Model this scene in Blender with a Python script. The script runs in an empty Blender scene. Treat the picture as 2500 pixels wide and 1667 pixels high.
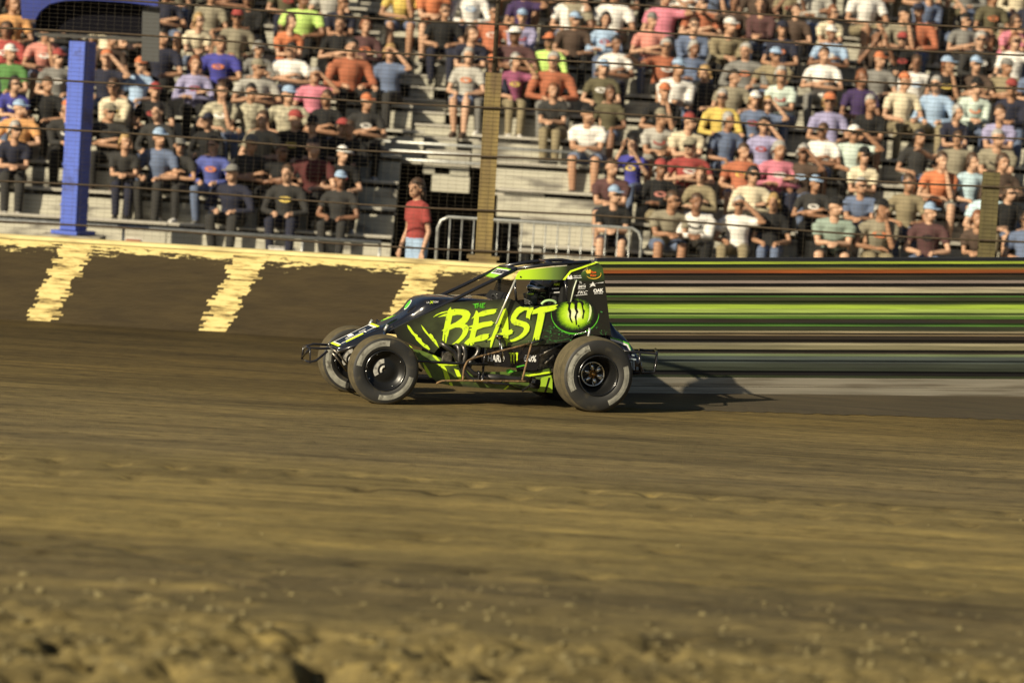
import bpy, bmesh, math, random
import numpy as np
from mathutils import Vector, Matrix, noise as mnoise

random.seed(7)
S = bpy.context.scene
COL = S.collection
PI = math.pi


def lin(r, g, b):
    return tuple((v / 255 / 12.92) if v / 255 <= .04045 else ((v / 255 + .055) / 1.055) ** 2.4 for v in (r, g, b))


# ------------------------------------------------------------------ camera, sky, sun, exposure
F, CAM_H, PITCH, ROLL = 9680.0, 3.64, .07319, .06
fw = Vector((0, math.cos(PITCH), -math.sin(PITCH)))
r0 = Vector((1, 0, 0))
u0 = Vector((0, math.sin(PITCH), math.cos(PITCH)))
RT = math.cos(ROLL) * r0 + math.sin(ROLL) * u0
UP = -math.sin(ROLL) * r0 + math.cos(ROLL) * u0
EYE = Vector((0, 0, CAM_H))
cam = bpy.data.objects.new('camera', bpy.data.cameras.new('camera'))
COL.objects.link(cam)
cam.matrix_world = Matrix(((RT.x, UP.x, -fw.x, 0), (RT.y, UP.y, -fw.y, 0), (RT.z, UP.z, -fw.z, CAM_H), (0, 0, 0, 1)))
cam.data.sensor_width = 36
cam.data.lens = 36 * F / 2500
cam.data.clip_end = 3000
cam.data.dof.use_dof = True
cam.data.dof.focus_distance = 40.6
cam.data.dof.aperture_fstop = 1.2
S.camera = cam

SUN_EL, SUN_AZ = math.radians(26), math.atan2(-.72, -.69)      # direction towards the sun
world = bpy.data.worlds.new('World')
S.world = world
world.use_nodes = True
wn = world.node_tree
sky = wn.nodes.new('ShaderNodeTexSky')
sky.sky_type = 'NISHITA'
sky.sun_disc = False
sky.sun_elevation = SUN_EL
sky.sun_rotation = PI / 2 - SUN_AZ
bg = wn.nodes['Background']
bg.inputs[1].default_value = .036
wn.links.new(sky.outputs[0], bg.inputs[0])
sun = bpy.data.objects.new('sun', bpy.data.lights.new('sun', 'SUN'))
COL.objects.link(sun)
sun.data.energy = 5
sun.data.angle = math.radians(.5)
sun.data.color = (1, .875, .64)
sdir = Vector((math.cos(SUN_EL) * math.cos(SUN_AZ), math.cos(SUN_EL) * math.sin(SUN_AZ), math.sin(SUN_EL)))
sun.rotation_euler = sdir.to_track_quat('Z', 'Y').to_euler()
sun.location = sdir * 60
S.view_settings.view_transform = 'Standard'
S.view_settings.look = 'None'
S.view_settings.gamma = 1
S.view_settings.exposure = .58
S.view_settings.use_curve_mapping = False
S.cycles.max_bounces = 6
S.cycles.use_denoising = True


def ray(px, py):
    return fw + RT * ((px - 1250) / F) + UP * ((833.5 - py) / F)


def at(px, py, Y):                       # the point seen at (px, py) of the 2500-wide photograph, at distance Y
    d = ray(px, py)
    return EYE + d * (Y / d.y)


def pix(p):
    v = Vector(p) - EYE
    k = v.dot(fw)
    return 1250 + F * v.dot(RT) / k, 833.5 - F * v.dot(UP) / k


# ------------------------------------------------------------------ materials
MATS = {}


def mat(name, col, rough=.6, metal=0., var=0., scale=6., bump=0., coat=0., stretch=(1, 1, 1), spec=.5, detail=5, dirt=None, dirt_amt=.5, dirt_scale=4.):
    if name in MATS:
        return MATS[name]
    m = bpy.data.materials.new(name)
    m.use_nodes = True
    nt = m.node_tree
    b = nt.nodes['Principled BSDF']
    b.inputs['Base Color'].default_value = (*col, 1)
    b.inputs['Roughness'].default_value = rough
    b.inputs['Metallic'].default_value = metal
    b.inputs['Coat Weight'].default_value = coat
    b.inputs['Coat Roughness'].default_value = .05
    b.inputs['Specular IOR Level'].default_value = spec
    if var or bump or dirt:
        tc = nt.nodes.new('ShaderNodeTexCoord')
        mp = nt.nodes.new('ShaderNodeMapping')
        mp.inputs['Scale'].default_value = stretch
        nt.links.new(tc.outputs['Object'], mp.inputs[0])
        nz = nt.nodes.new('ShaderNodeTexNoise')
        nz.inputs['Scale'].default_value = scale
        nz.inputs['Detail'].default_value = detail
        nt.links.new(mp.outputs[0], nz.inputs['Vector'])
        last = None
        if var:
            rp = nt.nodes.new('ShaderNodeValToRGB')
            rp.color_ramp.elements[0].position = .3
            rp.color_ramp.elements[1].position = .7
            rp.color_ramp.elements[0].color = (*[max(0, v * (1 - var)) for v in col], 1)
            rp.color_ramp.elements[1].color = (*[min(1, v * (1 + var)) for v in col], 1)
            nt.links.new(nz.outputs[0], rp.inputs[0])
            last = rp.outputs[0]
        if dirt:
            n2 = nt.nodes.new('ShaderNodeTexNoise')
            n2.inputs['Scale'].default_value = dirt_scale
            n2.inputs['Detail'].default_value = 8
            nt.links.new(mp.outputs[0], n2.inputs['Vector'])
            r2 = nt.nodes.new('ShaderNodeValToRGB')
            r2.color_ramp.elements[0].position = .62 - dirt_amt * .35
            r2.color_ramp.elements[1].position = .72 - dirt_amt * .2
            nt.links.new(n2.outputs[0], r2.inputs[0])
            mx = nt.nodes.new('ShaderNodeMixRGB')
            mx.inputs[1].default_value = (*col, 1)
            if last:
                nt.links.new(last, mx.inputs[1])
            mx.inputs[2].default_value = (*dirt, 1)
            nt.links.new(r2.outputs[0], mx.inputs[0])
            last = mx.outputs[0]
        if last:
            nt.links.new(last, b.inputs['Base Color'])
        if bump:
            bp = nt.nodes.new('ShaderNodeBump')
            bp.inputs['Strength'].default_value = bump
            bp.inputs['Distance'].default_value = .02
            nt.links.new(nz.outputs[0], bp.inputs['Height'])
            nt.links.new(bp.outputs[0], b.inputs['Normal'])
    MATS[name] = m
    return m


CLAY = lin(118, 92, 50)
black_paint = mat('black_paint', (.009, .009, .012), .2, coat=.8, dirt=(.03, .024, .014), dirt_amt=.08, dirt_scale=9)
black_tube = mat('black_tube', (.012, .012, .015), .25, coat=.6)
black_matte = mat('black_matte', (.011, .011, .011), .7, spec=.2)
neon = mat('neon_paint', (.7, .98, .035), .42, var=.05, scale=5, dirt=(.35, .42, .05), dirt_amt=.1, dirt_scale=16)
leaf_green = mat('green_paint', (.1, .5, .03), .45, var=.35, scale=25)
white_print = mat('white_print', (.82, .82, .8), .5)
orange_print = mat('orange_print', (.8, .13, .02), .5)
yellow_print = mat('yellow_print', (.85, .55, .05), .5)
chrome = mat('chrome', (.75, .74, .7), .12, metal=1)
gold_metal = mat('gold_metal', (.55, .3, .1), .25, metal=1)
exhaust = mat('exhaust_steel', (.09, .085, .08), .38, metal=.85, var=.3, scale=14)
engine_metal = mat('engine_metal', (.22, .2, .17), .4, metal=.8, var=.6, scale=30)
mud_tube = mat('muddy_tube', lin(112, 88, 58), .8, var=.5, scale=18, bump=.6, dirt=(.01, .01, .01), dirt_amt=.3, dirt_scale=22)
navy = mat('navy_paint', (.012, .012, .035), .25, coat=.8)
rubber = mat('rubber', (.019, .0185, .017), .6, var=.25, scale=5, dirt=(.05, .043, .028), dirt_amt=.15, dirt_scale=7)
tread_dust = mat('tread_dust', lin(74, 66, 46), .9, var=.3, scale=12, bump=.3, detail=8)
tyre_white = mat('tyre_lettering', (.24, .235, .2), .7, var=.4, scale=12, dirt=(.08, .075, .06), dirt_amt=.18, dirt_scale=14)
alu = mat('aluminium_plank', (.52, .49, .42), .42, metal=.25, var=.16, scale=5, stretch=(.3, 4, 4), dirt=(.24, .22, .18), dirt_amt=.3, dirt_scale=5)
riser_m = mat('riser_board', (.44, .42, .34), .55, var=.2, scale=3, stretch=(.5, 2, 2), dirt=(.15, .14, .12), dirt_amt=.35, dirt_scale=3)
steel_dark = mat('dark_steel', (.05, .048, .045), .6, var=.3)
galv = mat('galvanised', (.45, .46, .44), .4, metal=.5, var=.2, scale=9)
blue_steel = mat('blue_steel', (.07, .115, .46), .42, var=.12, scale=4, dirt=(.05, .07, .25), dirt_amt=.25)
tan_post = mat('tan_steel_post', lin(122, 105, 62), .7, var=.25, scale=6, stretch=(1, 1, .3), dirt=(.12, .08, .035), dirt_amt=.35)
cable_m = mat('rusty_cable', (.045, .03, .016), .8, var=.4, scale=20)
concrete = mat('concrete', (.34, .31, .24), .85, var=.25, scale=3, bump=.3, dirt=(.14, .11, .06), dirt_amt=.4)


def ramp(nt, src, pts):
    r = nt.nodes.new('ShaderNodeValToRGB')
    e = r.color_ramp.elements
    e[0].position, e[0].color = pts[0][0], (*pts[0][1], 1)
    e[1].position, e[1].color = pts[-1][0], (*pts[-1][1], 1)
    for p, c in pts[1:-1]:
        q = e.new(p)
        q.color = (*c, 1)
    nt.links.new(src, r.inputs[0])
    return r.outputs[0]


def noise_node(nt, vec, scale, detail=6, rough=.55, stretch=None):
    if stretch:
        mp = nt.nodes.new('ShaderNodeMapping')
        mp.inputs['Scale'].default_value = stretch
        nt.links.new(vec, mp.inputs[0])
        vec = mp.outputs[0]
    n = nt.nodes.new('ShaderNodeTexNoise')
    n.inputs['Scale'].default_value = scale
    n.inputs['Detail'].default_value = detail
    n.inputs['Roughness'].default_value = rough
    nt.links.new(vec, n.inputs['Vector'])
    return n.outputs[0]


def math_node(nt, op, a, b, clamp=False):
    n = nt.nodes.new('ShaderNodeMath')
    n.operation = op
    n.use_clamp = clamp
    for i, v in enumerate((a, b)):
        if isinstance(v, (int, float)):
            n.inputs[i].default_value = v
        else:
            nt.links.new(v, n.inputs[i])
    return n.outputs[0]


def mix(nt, fac, a, b):
    n = nt.nodes.new('ShaderNodeMixRGB')
    for i, v in enumerate((fac, a, b)):
        if isinstance(v, (int, float)):
            n.inputs[i].default_value = v
        elif isinstance(v, tuple):
            n.inputs[i].default_value = (*v, 1)
        else:
            nt.links.new(v, n.inputs[i])
    return n.outputs[0]


def new_mat(name):
    m = bpy.data.materials.new(name)
    m.use_nodes = True
    nt = m.node_tree
    tc = nt.nodes.new('ShaderNodeTexCoord')
    return m, nt, nt.nodes['Principled BSDF'], tc.outputs['Object']


def clay_material():
    m, nt, b, v = new_mat('track_clay')
    sep = nt.nodes.new('ShaderNodeSeparateXYZ')
    nt.links.new(v, sep.inputs[0])
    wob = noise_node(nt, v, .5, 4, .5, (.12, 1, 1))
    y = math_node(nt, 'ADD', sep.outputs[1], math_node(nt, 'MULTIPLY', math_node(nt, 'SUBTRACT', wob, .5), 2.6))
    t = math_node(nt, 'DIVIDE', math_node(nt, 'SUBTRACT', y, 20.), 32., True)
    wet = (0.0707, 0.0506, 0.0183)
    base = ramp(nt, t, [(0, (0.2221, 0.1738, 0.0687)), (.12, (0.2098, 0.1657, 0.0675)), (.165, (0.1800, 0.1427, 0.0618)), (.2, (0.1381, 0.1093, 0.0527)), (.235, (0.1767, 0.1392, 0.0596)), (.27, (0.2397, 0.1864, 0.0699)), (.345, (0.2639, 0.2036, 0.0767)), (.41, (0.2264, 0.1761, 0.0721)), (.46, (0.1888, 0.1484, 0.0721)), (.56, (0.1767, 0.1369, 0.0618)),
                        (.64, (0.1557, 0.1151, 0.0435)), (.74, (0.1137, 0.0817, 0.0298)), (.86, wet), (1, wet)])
    streak = noise_node(nt, v, 5.5, 10, .72, (.09, 1.2, 1))
    fine = noise_node(nt, v, 15, 10, .75, (.28, .8, 1))
    grain = noise_node(nt, v, 60, 4, .6)
    patch = noise_node(nt, v, 1.1, 5, .6, (.16, 1, 1))
    base = mix(nt, .9, base, ramp(nt, patch, [(.32, (.55, .54, .54)), (.48, (.95, .95, .95)), (.66, (1.3, 1.27, 1.18))]))
    col = mix(nt, 1, base, ramp(nt, streak, [(.33, (.4, .38, .36)), (.45, (.85, .84, .83)), (.54, (1, 1, 1)), (.66, (1.42, 1.38, 1.2))]))
    for n in nt.nodes:
        if n.type == 'MIX_RGB':
            n.blend_type = 'MULTIPLY'
    r2 = ramp(nt, fine, [(.34, (.25, .23, .2)), (.47, (.92, .92, .92)), (.54, (1, 1, 1)), (.66, (1.45, 1.38, 1.15))])
    n2 = nt.nodes.new('ShaderNodeMixRGB')
    n2.blend_type = 'MULTIPLY'
    n2.inputs[0].default_value = .85
    nt.links.new(col, n2.inputs[1])
    nt.links.new(r2, n2.inputs[2])
    r3 = ramp(nt, grain, [(.3, (.7, .7, .7)), (.6, (1, 1, 1))])
    n3 = nt.nodes.new('ShaderNodeMixRGB')
    n3.blend_type = 'MULTIPLY'
    n3.inputs[0].default_value = .7
    nt.links.new(n2.outputs[0], n3.inputs[1])
    nt.links.new(r3, n3.inputs[2])
    nt.links.new(n3.outputs[0], b.inputs['Base Color'])
    b.inputs['Roughness'].default_value = .88
    b.inputs['Specular IOR Level'].default_value = .2
    h = math_node(nt, 'ADD', math_node(nt, 'MULTIPLY', fine, 1.), math_node(nt, 'MULTIPLY', grain, .35))
    bp = nt.nodes.new('ShaderNodeBump')
    bp.inputs['Strength'].default_value = .7
    bp.inputs['Distance'].default_value = .04
    nt.links.new(h, bp.inputs['Height'])
    nt.links.new(bp.outputs[0], b.inputs['Normal'])
    return m


def wall_material():                     # mud thrown over a pale painted wall; the paint survives along the top
    m, nt, b, v = new_mat('muddy_wall_paint')
    sep = nt.nodes.new('ShaderNodeSeparateXYZ')
    nt.links.new(v, sep.inputs[0])
    n1 = noise_node(nt, v, 4.5, 9, .72, (.3, 1, 1.7))
    n2 = noise_node(nt, v, 16, 7, .7, (.35, 1, 1.6))
    z = math_node(nt, 'ADD', sep.outputs[2], math_node(nt, 'MULTIPLY', math_node(nt, 'SUBTRACT', n1, .5), .55))
    z = math_node(nt, 'ADD', z, math_node(nt, 'MULTIPLY', math_node(nt, 'SUBTRACT', n2, .5), .5))
    fac = ramp(nt, z, [(.89, (0, 0, 0)), (.915, (1, 1, 1))])
    mudc = ramp(nt, noise_node(nt, v, 9, 7, .6, (.15, 1, 1)), [(.3, (.028, .0185, .006)), (.7, (.054, .037, .0125))])
    paint = ramp(nt, n2, [(.3, (.55, .43, .16)), (.7, (.8, .66, .29))])
    nt.links.new(mix(nt, fac, mudc, paint), b.inputs['Base Color'])
    b.inputs['Roughness'].default_value = .9
    bp = nt.nodes.new('ShaderNodeBump')
    bp.inputs['Strength'].default_value = .6
    bp.inputs['Distance'].default_value = .02
    nt.links.new(n2, bp.inputs['Height'])
    nt.links.new(bp.outputs[0], b.inputs['Normal'])
    return m


def worn_paint():
    m, nt, b, v = new_mat('worn_pale_paint')
    n = noise_node(nt, v, 8, 9, .72, (.3, 1, 2.6))
    nt.links.new(ramp(nt, n, [(.36, (.045, .032, .013)), (.44, (.36, .27, .1)), (.53, (.7, .56, .23)), (.75, (.8, .68, .33))]), b.inputs['Base Color'])
    b.inputs['Roughness'].default_value = .85
    return m


def airbrush():                          # olive haze sprayed round the lettering on a black panel
    m, nt, b, v = new_mat('airbrushed_panel')
    mp = nt.nodes.new('ShaderNodeMapping')
    mp.inputs['Location'].default_value = (-1.12 / .98, 0, -.76 / .4)
    mp.inputs['Scale'].default_value = (1 / .98, 0, 1 / .4)
    nt.links.new(v, mp.inputs[0])
    g = nt.nodes.new('ShaderNodeTexGradient')
    g.gradient_type = 'SPHERICAL'
    nt.links.new(mp.outputs[0], g.inputs[0])
    n1 = noise_node(nt, v, 3.2, 4, .5)
    n2 = noise_node(nt, v, 22, 6, .7, (.6, 1, 2.4))
    t = math_node(nt, 'MULTIPLY', g.outputs[1], math_node(nt, 'ADD', math_node(nt, 'MULTIPLY', n1, 1.9), -.05), True)
    c1 = ramp(nt, t, [(0, (.012, .012, .011)), (.2, (.022, .026, .016)), (.5, (.085, .108, .045)), (1, (.15, .2, .07))])
    # flecks of green further back, towards the eye
    sep = nt.nodes.new('ShaderNodeSeparateXYZ')
    nt.links.new(v, sep.inputs[0])
    bx = math_node(nt, 'SUBTRACT', 1, math_node(nt, 'ABSOLUTE', math_node(nt, 'MULTIPLY', math_node(nt, 'SUBTRACT', sep.outputs[0], .42), 2.4), 0), True)
    bz = math_node(nt, 'SUBTRACT', 1, math_node(nt, 'ABSOLUTE', math_node(nt, 'MULTIPLY', math_node(nt, 'SUBTRACT', sep.outputs[2], .72), 5.5), 0), True)
    fl = ramp(nt, n2, [(.55, (0, 0, 0)), (.68, (1, 1, 1))])
    f = math_node(nt, 'MULTIPLY', math_node(nt, 'MULTIPLY', bx, bz), fl, True)
    nt.links.new(mix(nt, f, c1, (.06, .3, .07)), b.inputs['Base Color'])
    b.inputs['Roughness'].default_value = .32
    b.inputs['Coat Weight'].default_value = .5
    return m


def cage_fade():                         # neon at the windscreen fading to black towards the tail
    m, nt, b, v = new_mat('faded_neon_panel')
    sep = nt.nodes.new('ShaderNodeSeparateXYZ')
    nt.links.new(v, sep.inputs[0])
    t = math_node(nt, 'DIVIDE', math_node(nt, 'SUBTRACT', sep.outputs[0], .1), .75, True)
    nt.links.new(ramp(nt, t, [(.03, (.012, .014, .01)), (.22, (.02, .024, .014)), (.42, (.15, .24, .05)), (.8, (.55, .85, .03)), (1, (.6, .92, .03))]), b.inputs['Base Color'])
    b.inputs['Roughness'].default_value = .38
    b.inputs['Coat Weight'].default_value = .4
    return m


def tail_paint():
    m, nt, b, v = new_mat('tail_panel_paint')
    n = noise_node(nt, v, 9, 6, .65)
    n2 = noise_node(nt, v, 30, 6, .7)
    sep = nt.nodes.new('ShaderNodeSeparateXYZ')
    nt.links.new(v, sep.inputs[0])
    top = math_node(nt, 'SUBTRACT', 1, math_node(nt, 'ABSOLUTE', math_node(nt, 'MULTIPLY', math_node(nt, 'SUBTRACT', sep.outputs[2], 1.42), 9.), 0), True)
    low = math_node(nt, 'SUBTRACT', 1, math_node(nt, 'ABSOLUTE', math_node(nt, 'MULTIPLY', math_node(nt, 'SUBTRACT', sep.outputs[2], .75), 6.), 0), True)
    c = mix(nt, math_node(nt, 'MULTIPLY', top, math_node(nt, 'MULTIPLY', n, 1.3)), (.013, .013, .011), (.08, .17, .035))
    f = math_node(nt, 'MULTIPLY', low, ramp(nt, n2, [(.55, (0, 0, 0)), (.7, (1, 1, 1))]))
    nt.links.new(mix(nt, f, c, (.05, .28, .07)), b.inputs['Base Color'])
    b.inputs['Roughness'].default_value = .3
    b.inputs['Coat Weight'].default_value = .5
    return m


def iris_material():                     # fibres running out from a pale centre
    m, nt, b, v = new_mat('iris_print')
    mp = nt.nodes.new('ShaderNodeMapping')
    mp.inputs['Scale'].default_value = (1 / .208, 0, 1 / .17)
    nt.links.new(v, mp.inputs[0])
    ln = nt.nodes.new('ShaderNodeVectorMath')
    ln.operation = 'LENGTH'
    nt.links.new(mp.outputs[0], ln.inputs[0])
    nv = nt.nodes.new('ShaderNodeVectorMath')
    nv.operation = 'NORMALIZE'
    nt.links.new(mp.outputs[0], nv.inputs[0])
    n = noise_node(nt, nv.outputs[0], 11, 6, .75)
    n2 = noise_node(nt, v, 40, 5, .7)
    t = math_node(nt, 'ADD', ln.outputs['Value'], math_node(nt, 'MULTIPLY', math_node(nt, 'SUBTRACT', n, .5), .75))
    t = math_node(nt, 'ADD', t, math_node(nt, 'MULTIPLY', math_node(nt, 'SUBTRACT', n2, .5), .35))
    fib = ramp(nt, math_node(nt, 'ADD', math_node(nt, 'MULTIPLY', n, .6), math_node(nt, 'MULTIPLY', n2, .4)), [(.4, (.25, .4, .2)), (.52, (1, 1, 1))])
    edge = math_node(nt, 'MULTIPLY', math_node(nt, 'SUBTRACT', ln.outputs['Value'], .3), 2.2, True)
    irc = (ramp(nt, t, [(.0, (.92, .95, .7)), (.3, (.85, .93, .4)), (.42, (.6, .88, .06)), (.66, (.48, .78, .02)), (.8, (.22, .42, .014)), (.9, (.05, .11, .01)), (.99, (.011, .012, .01))]))
    mm = nt.nodes.new('ShaderNodeMixRGB')
    mm.blend_type = 'MULTIPLY'
    nt.links.new(edge, mm.inputs[0])
    nt.links.new(irc, mm.inputs[1])
    nt.links.new(fib, mm.inputs[2])
    nt.links.new(mm.outputs[0], b.inputs['Base Color'])
    b.inputs['Roughness'].default_value = .4
    return m


air_m, cage_m, tail_m, iris_m = airbrush(), cage_fade(), tail_paint(), iris_material()
belly_m = mat('belly_panel_paint', (.1, .16, .03), .4, var=.6, scale=4, coat=.4, dirt=(.03, .035, .02), dirt_amt=.5, dirt_scale=5)


# ------------------------------------------------------------------ mesh helpers
def link(o, parent=None):
    COL.objects.link(o)
    if parent:
        o.parent = parent
    return o


def tag(o, label=None, cat=None, group=None, kind=None):
    for k, v in (('label', label), ('category', cat), ('group', group), ('kind', kind)):
        if v:
            o[k] = v
    return o


def empty(name, loc, rz=0):
    o = bpy.data.objects.new(name, None)
    o.empty_display_size = .2
    o.location = loc
    o.rotation_euler = (0, 0, rz)
    return link(o)


class MB:
    def __init__(self):
        self.bm = bmesh.new()
        self.n = 0

    def box(self, a, b, bevel=0):
        x0, y0, z0 = a
        x1, y1, z1 = b
        vs = [self.bm.verts.new(p) for p in ((x0, y0, z0), (x1, y0, z0), (x1, y1, z0), (x0, y1, z0), (x0, y0, z1), (x1, y0, z1), (x1, y1, z1), (x0, y1, z1))]
        fs = [self.bm.faces.new([vs[i] for i in f]) for f in ((3, 2, 1, 0), (4, 5, 6, 7), (0, 1, 5, 4), (1, 2, 6, 5), (2, 3, 7, 6), (3, 0, 4, 7))]
        if bevel:
            es = list({e for f in fs for e in f.edges})
            bmesh.ops.bevel(self.bm, geom=es, offset=bevel, segments=2, affect='EDGES', profile=.5)
        return self

    def tube(self, pts, r, n=8, cap=True, smooth=0):
        pts = [Vector(p) for p in pts]
        if smooth:
            pts = spline(pts, smooth)
        rs = r if isinstance(r, (list, tuple)) else [r] * len(pts)
        if len(rs) != len(pts):
            rs = [rs[0] + (rs[-1] - rs[0]) * i / (len(pts) - 1) for i in range(len(pts))]
        rings = []
        prev = None
        for i, p in enumerate(pts):
            t = ((pts[i + 1] - p) if i == 0 else (p - pts[i - 1]) if i == len(pts) - 1 else (pts[i + 1] - p).normalized() + (p - pts[i - 1]).normalized())
            t = t.normalized()
            if prev is None:
                a = t.orthogonal().normalized()
            else:
                a = (prev - t * prev.dot(t)).normalized()
            prev = a
            b = t.cross(a)
            rings.append([self.bm.verts.new(p + (a * math.cos(2 * PI * k / n) + b * math.sin(2 * PI * k / n)) * rs[i]) for k in range(n)])
        for A, B in zip(rings, rings[1:]):
            for k in range(n):
                f = self.bm.faces.new((A[k], A[(k + 1) % n], B[(k + 1) % n], B[k]))
                f.smooth = True
        if cap:
            self.bm.faces.new(list(reversed(rings[0])))
            self.bm.faces.new(rings[-1])
        return self

    def ball(self, c, r, u=12, v=8, rot=None):
        r = (r, r, r) if isinstance(r, (int, float)) else r
        g = bmesh.ops.create_uvsphere(self.bm, u_segments=u, v_segments=v, radius=1)
        M = Matrix.Translation(Vector(c)) @ ((rot.to_4x4()) if rot else Matrix.Identity(4)) @ Matrix.Diagonal((*r, 1))
        bmesh.ops.transform(self.bm, matrix=M, verts=g['verts'])
        for vv in g['verts']:
            for f in vv.link_faces:
                f.smooth = True
        return self

    def lathe(self, prof, n=48, axis='y', mats=None, closed=False):
        rings = []
        for (r, y) in prof:
            ring = []
            for k in range(n):
                a = 2 * PI * k / n
                ring.append(self.bm.verts.new((r * math.cos(a), y, r * math.sin(a))))
            rings.append(ring)
        pairs = list(zip(range(len(prof)), range(1, len(prof))))
        if closed:
            pairs.append((len(prof) - 1, 0))
        for i, j in pairs:
            for k in range(n):
                f = self.bm.faces.new((rings[i][k], rings[j][k], rings[j][(k + 1) % n], rings[i][(k + 1) % n]))
                f.smooth = True
                if mats:
                    f.material_index = mats[i]
        return self

    def poly(self, pts, thick=None):
        """flat polygon, or a slab when thick is a vector"""
        a = [self.bm.verts.new(p) for p in pts]
        if thick is None:
            f = self.bm.faces.new(a)
            return self
        b = [self.bm.verts.new(Vector(p) + Vector(thick)) for p in pts]
        self.bm.faces.new(a)
        self.bm.faces.new(list(reversed(b)))
        n = len(a)
        for i in range(n):
            self.bm.faces.new((a[i], b[i], b[(i + 1) % n], a[(i + 1) % n]))
        return self

    def build(self, name, m, parent=None, normals=True):
        if normals:
            bmesh.ops.recalc_face_normals(self.bm, faces=self.bm.faces[:])
        me = bpy.data.meshes.new(name)
        self.bm.to_mesh(me)
        self.bm.free()
        for q in (m if isinstance(m, (list, tuple)) else [m]):
            me.materials.append(q)
        o = bpy.data.objects.new(name, me)
        return link(o, parent)


def spline(pts, k):
    out = []
    P = [pts[0]] + list(pts) + [pts[-1]]
    for i in range(1, len(P) - 2):
        for j in range(k):
            t = j / k
            a, b, c, d = P[i - 1], P[i], P[i + 1], P[i + 2]
            out.append(.5 * ((2 * b) + (c - a) * t + (2 * a - 5 * b + 4 * c - d) * t * t + (3 * b - a - 3 * c + d) * t ** 3))
    out.append(P[-2])
    return out


def grid_mesh(name, X, Y, Z, m):
    ny, nx = X.shape
    co = np.stack([X, Y, Z], -1).reshape(-1, 3)
    idx = np.arange(nx * ny).reshape(ny, nx)
    q = np.stack([idx[:-1, :-1], idx[:-1, 1:], idx[1:, 1:], idx[1:, :-1]], -1).reshape(-1, 4)
    me = bpy.data.meshes.new(name)
    me.vertices.add(len(co))
    me.vertices.foreach_set('co', co.ravel())
    me.loops.add(q.size)
    me.loops.foreach_set('vertex_index', q.ravel().astype(np.int32))
    me.polygons.add(len(q))
    me.polygons.foreach_set('loop_start', np.arange(0, q.size, 4, dtype=np.int32))
    me.polygons.foreach_set('use_smooth', np.ones(len(q), bool))
    me.update(calc_edges=True)
    me.materials.append(m)
    return link(bpy.data.objects.new(name, me))


# ------------------------------------------------------------------ ground
rng = np.random.default_rng(3)


def vnoise(X, Y, s, seed):               # value noise on a hashed lattice
    x, y = X / s, Y / s
    xi, yi = np.floor(x).astype(np.int64), np.floor(y).astype(np.int64)
    fx, fy = x - xi, y - yi
    fx, fy = fx * fx * (3 - 2 * fx), fy * fy * (3 - 2 * fy)

    def hsh(a, b):
        v = np.sin(a * 127.1 + b * 311.7 + seed * 74.7) * 43758.5453
        return v - np.floor(v)
    return ((hsh(xi, yi) * (1 - fx) + hsh(xi + 1, yi) * fx) * (1 - fy) + (hsh(xi, yi + 1) * (1 - fx) + hsh(xi + 1, yi + 1) * fx) * fy)


xs = np.concatenate([[-600, -200, -60, -25, -14], np.arange(-8.5, 8.51, .042), [14, 25, 60, 200, 600]])
ys = np.concatenate([[-120, -20, 5, 14, 19], np.arange(21.5, 28, .035), np.arange(28, 48.6, .08), [52, 60, 75, 100, 200, 900]])
GX, GY = np.meshgrid(xs, ys)
near = np.clip((25.4 - GY) / 1.8, 0, 1)
near = near * near * (3 - 2 * near)
inside = ((np.abs(GX) < 8.4) & (GY > 21.5) & (GY < 48.3)).astype(float)
GYs = GY + .05 * GX + .3 * vnoise(GX, GY, 3., 9)
c1 = vnoise(GX * .6, GY, .5, 1)
c2 = vnoise(GX, GY, .15, 2)
c3 = vnoise(GX, GY, .075, 4)
c4 = vnoise(GX, GY * .6, .26, 14) * .7 + vnoise(GX, GY, .1, 15) * .3
clods = (c1 - .5) * .03 + np.maximum(c2 - .5, 0) * .08 + (c3 - .5) * .045 - np.maximum(c4 - .58, 0) * .7
bands = .016 * np.sin(GYs * 4.4) * vnoise(GX, GY, 2.5, 5) + .05 * (vnoise(GX * .16, GY, .55, 6) - .5) + .016 * (vnoise(GX * .3, GY, .18, 7) - .5)
mid = np.clip((31 - GY) / 6, 0, 1)
rough = (vnoise(GX * .5, GY, .22, 8) - .5) * .05 * mid + np.maximum(vnoise(GX * .6, GY, .16, 12) - .72, 0) * .16 * mid
GZ = inside * (near * clods + (bands * .6 + rough) * np.clip((47.5 - GY) / 8, .15, 1))
for yl, dx, w_ in ((33.1, 0., .5), (32.2, .2, .62), (29.3, .1, .9), (27.6, .5, .8)):
    u = ((GX + dx) / w_) % 1 - .5
    dy = (GY - yl - .035 * GX) / .14
    GZ -= inside * .05 * np.exp(-dy ** 2) * np.exp(-(u / .17) ** 2) * (vnoise(GX, GY, .8, 21) > .25)
# leave the ground level where the car stands
lev = np.clip((np.maximum(np.abs(GX - 2.4) / 5.4, np.abs(GY - 42.2) / 3.) - 1) * 2.5, 0, 1)
GZ *= .08 + .92 * lev
tag(grid_mesh('ground', GX, GY, GZ, clay_material()), kind='structure')

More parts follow.
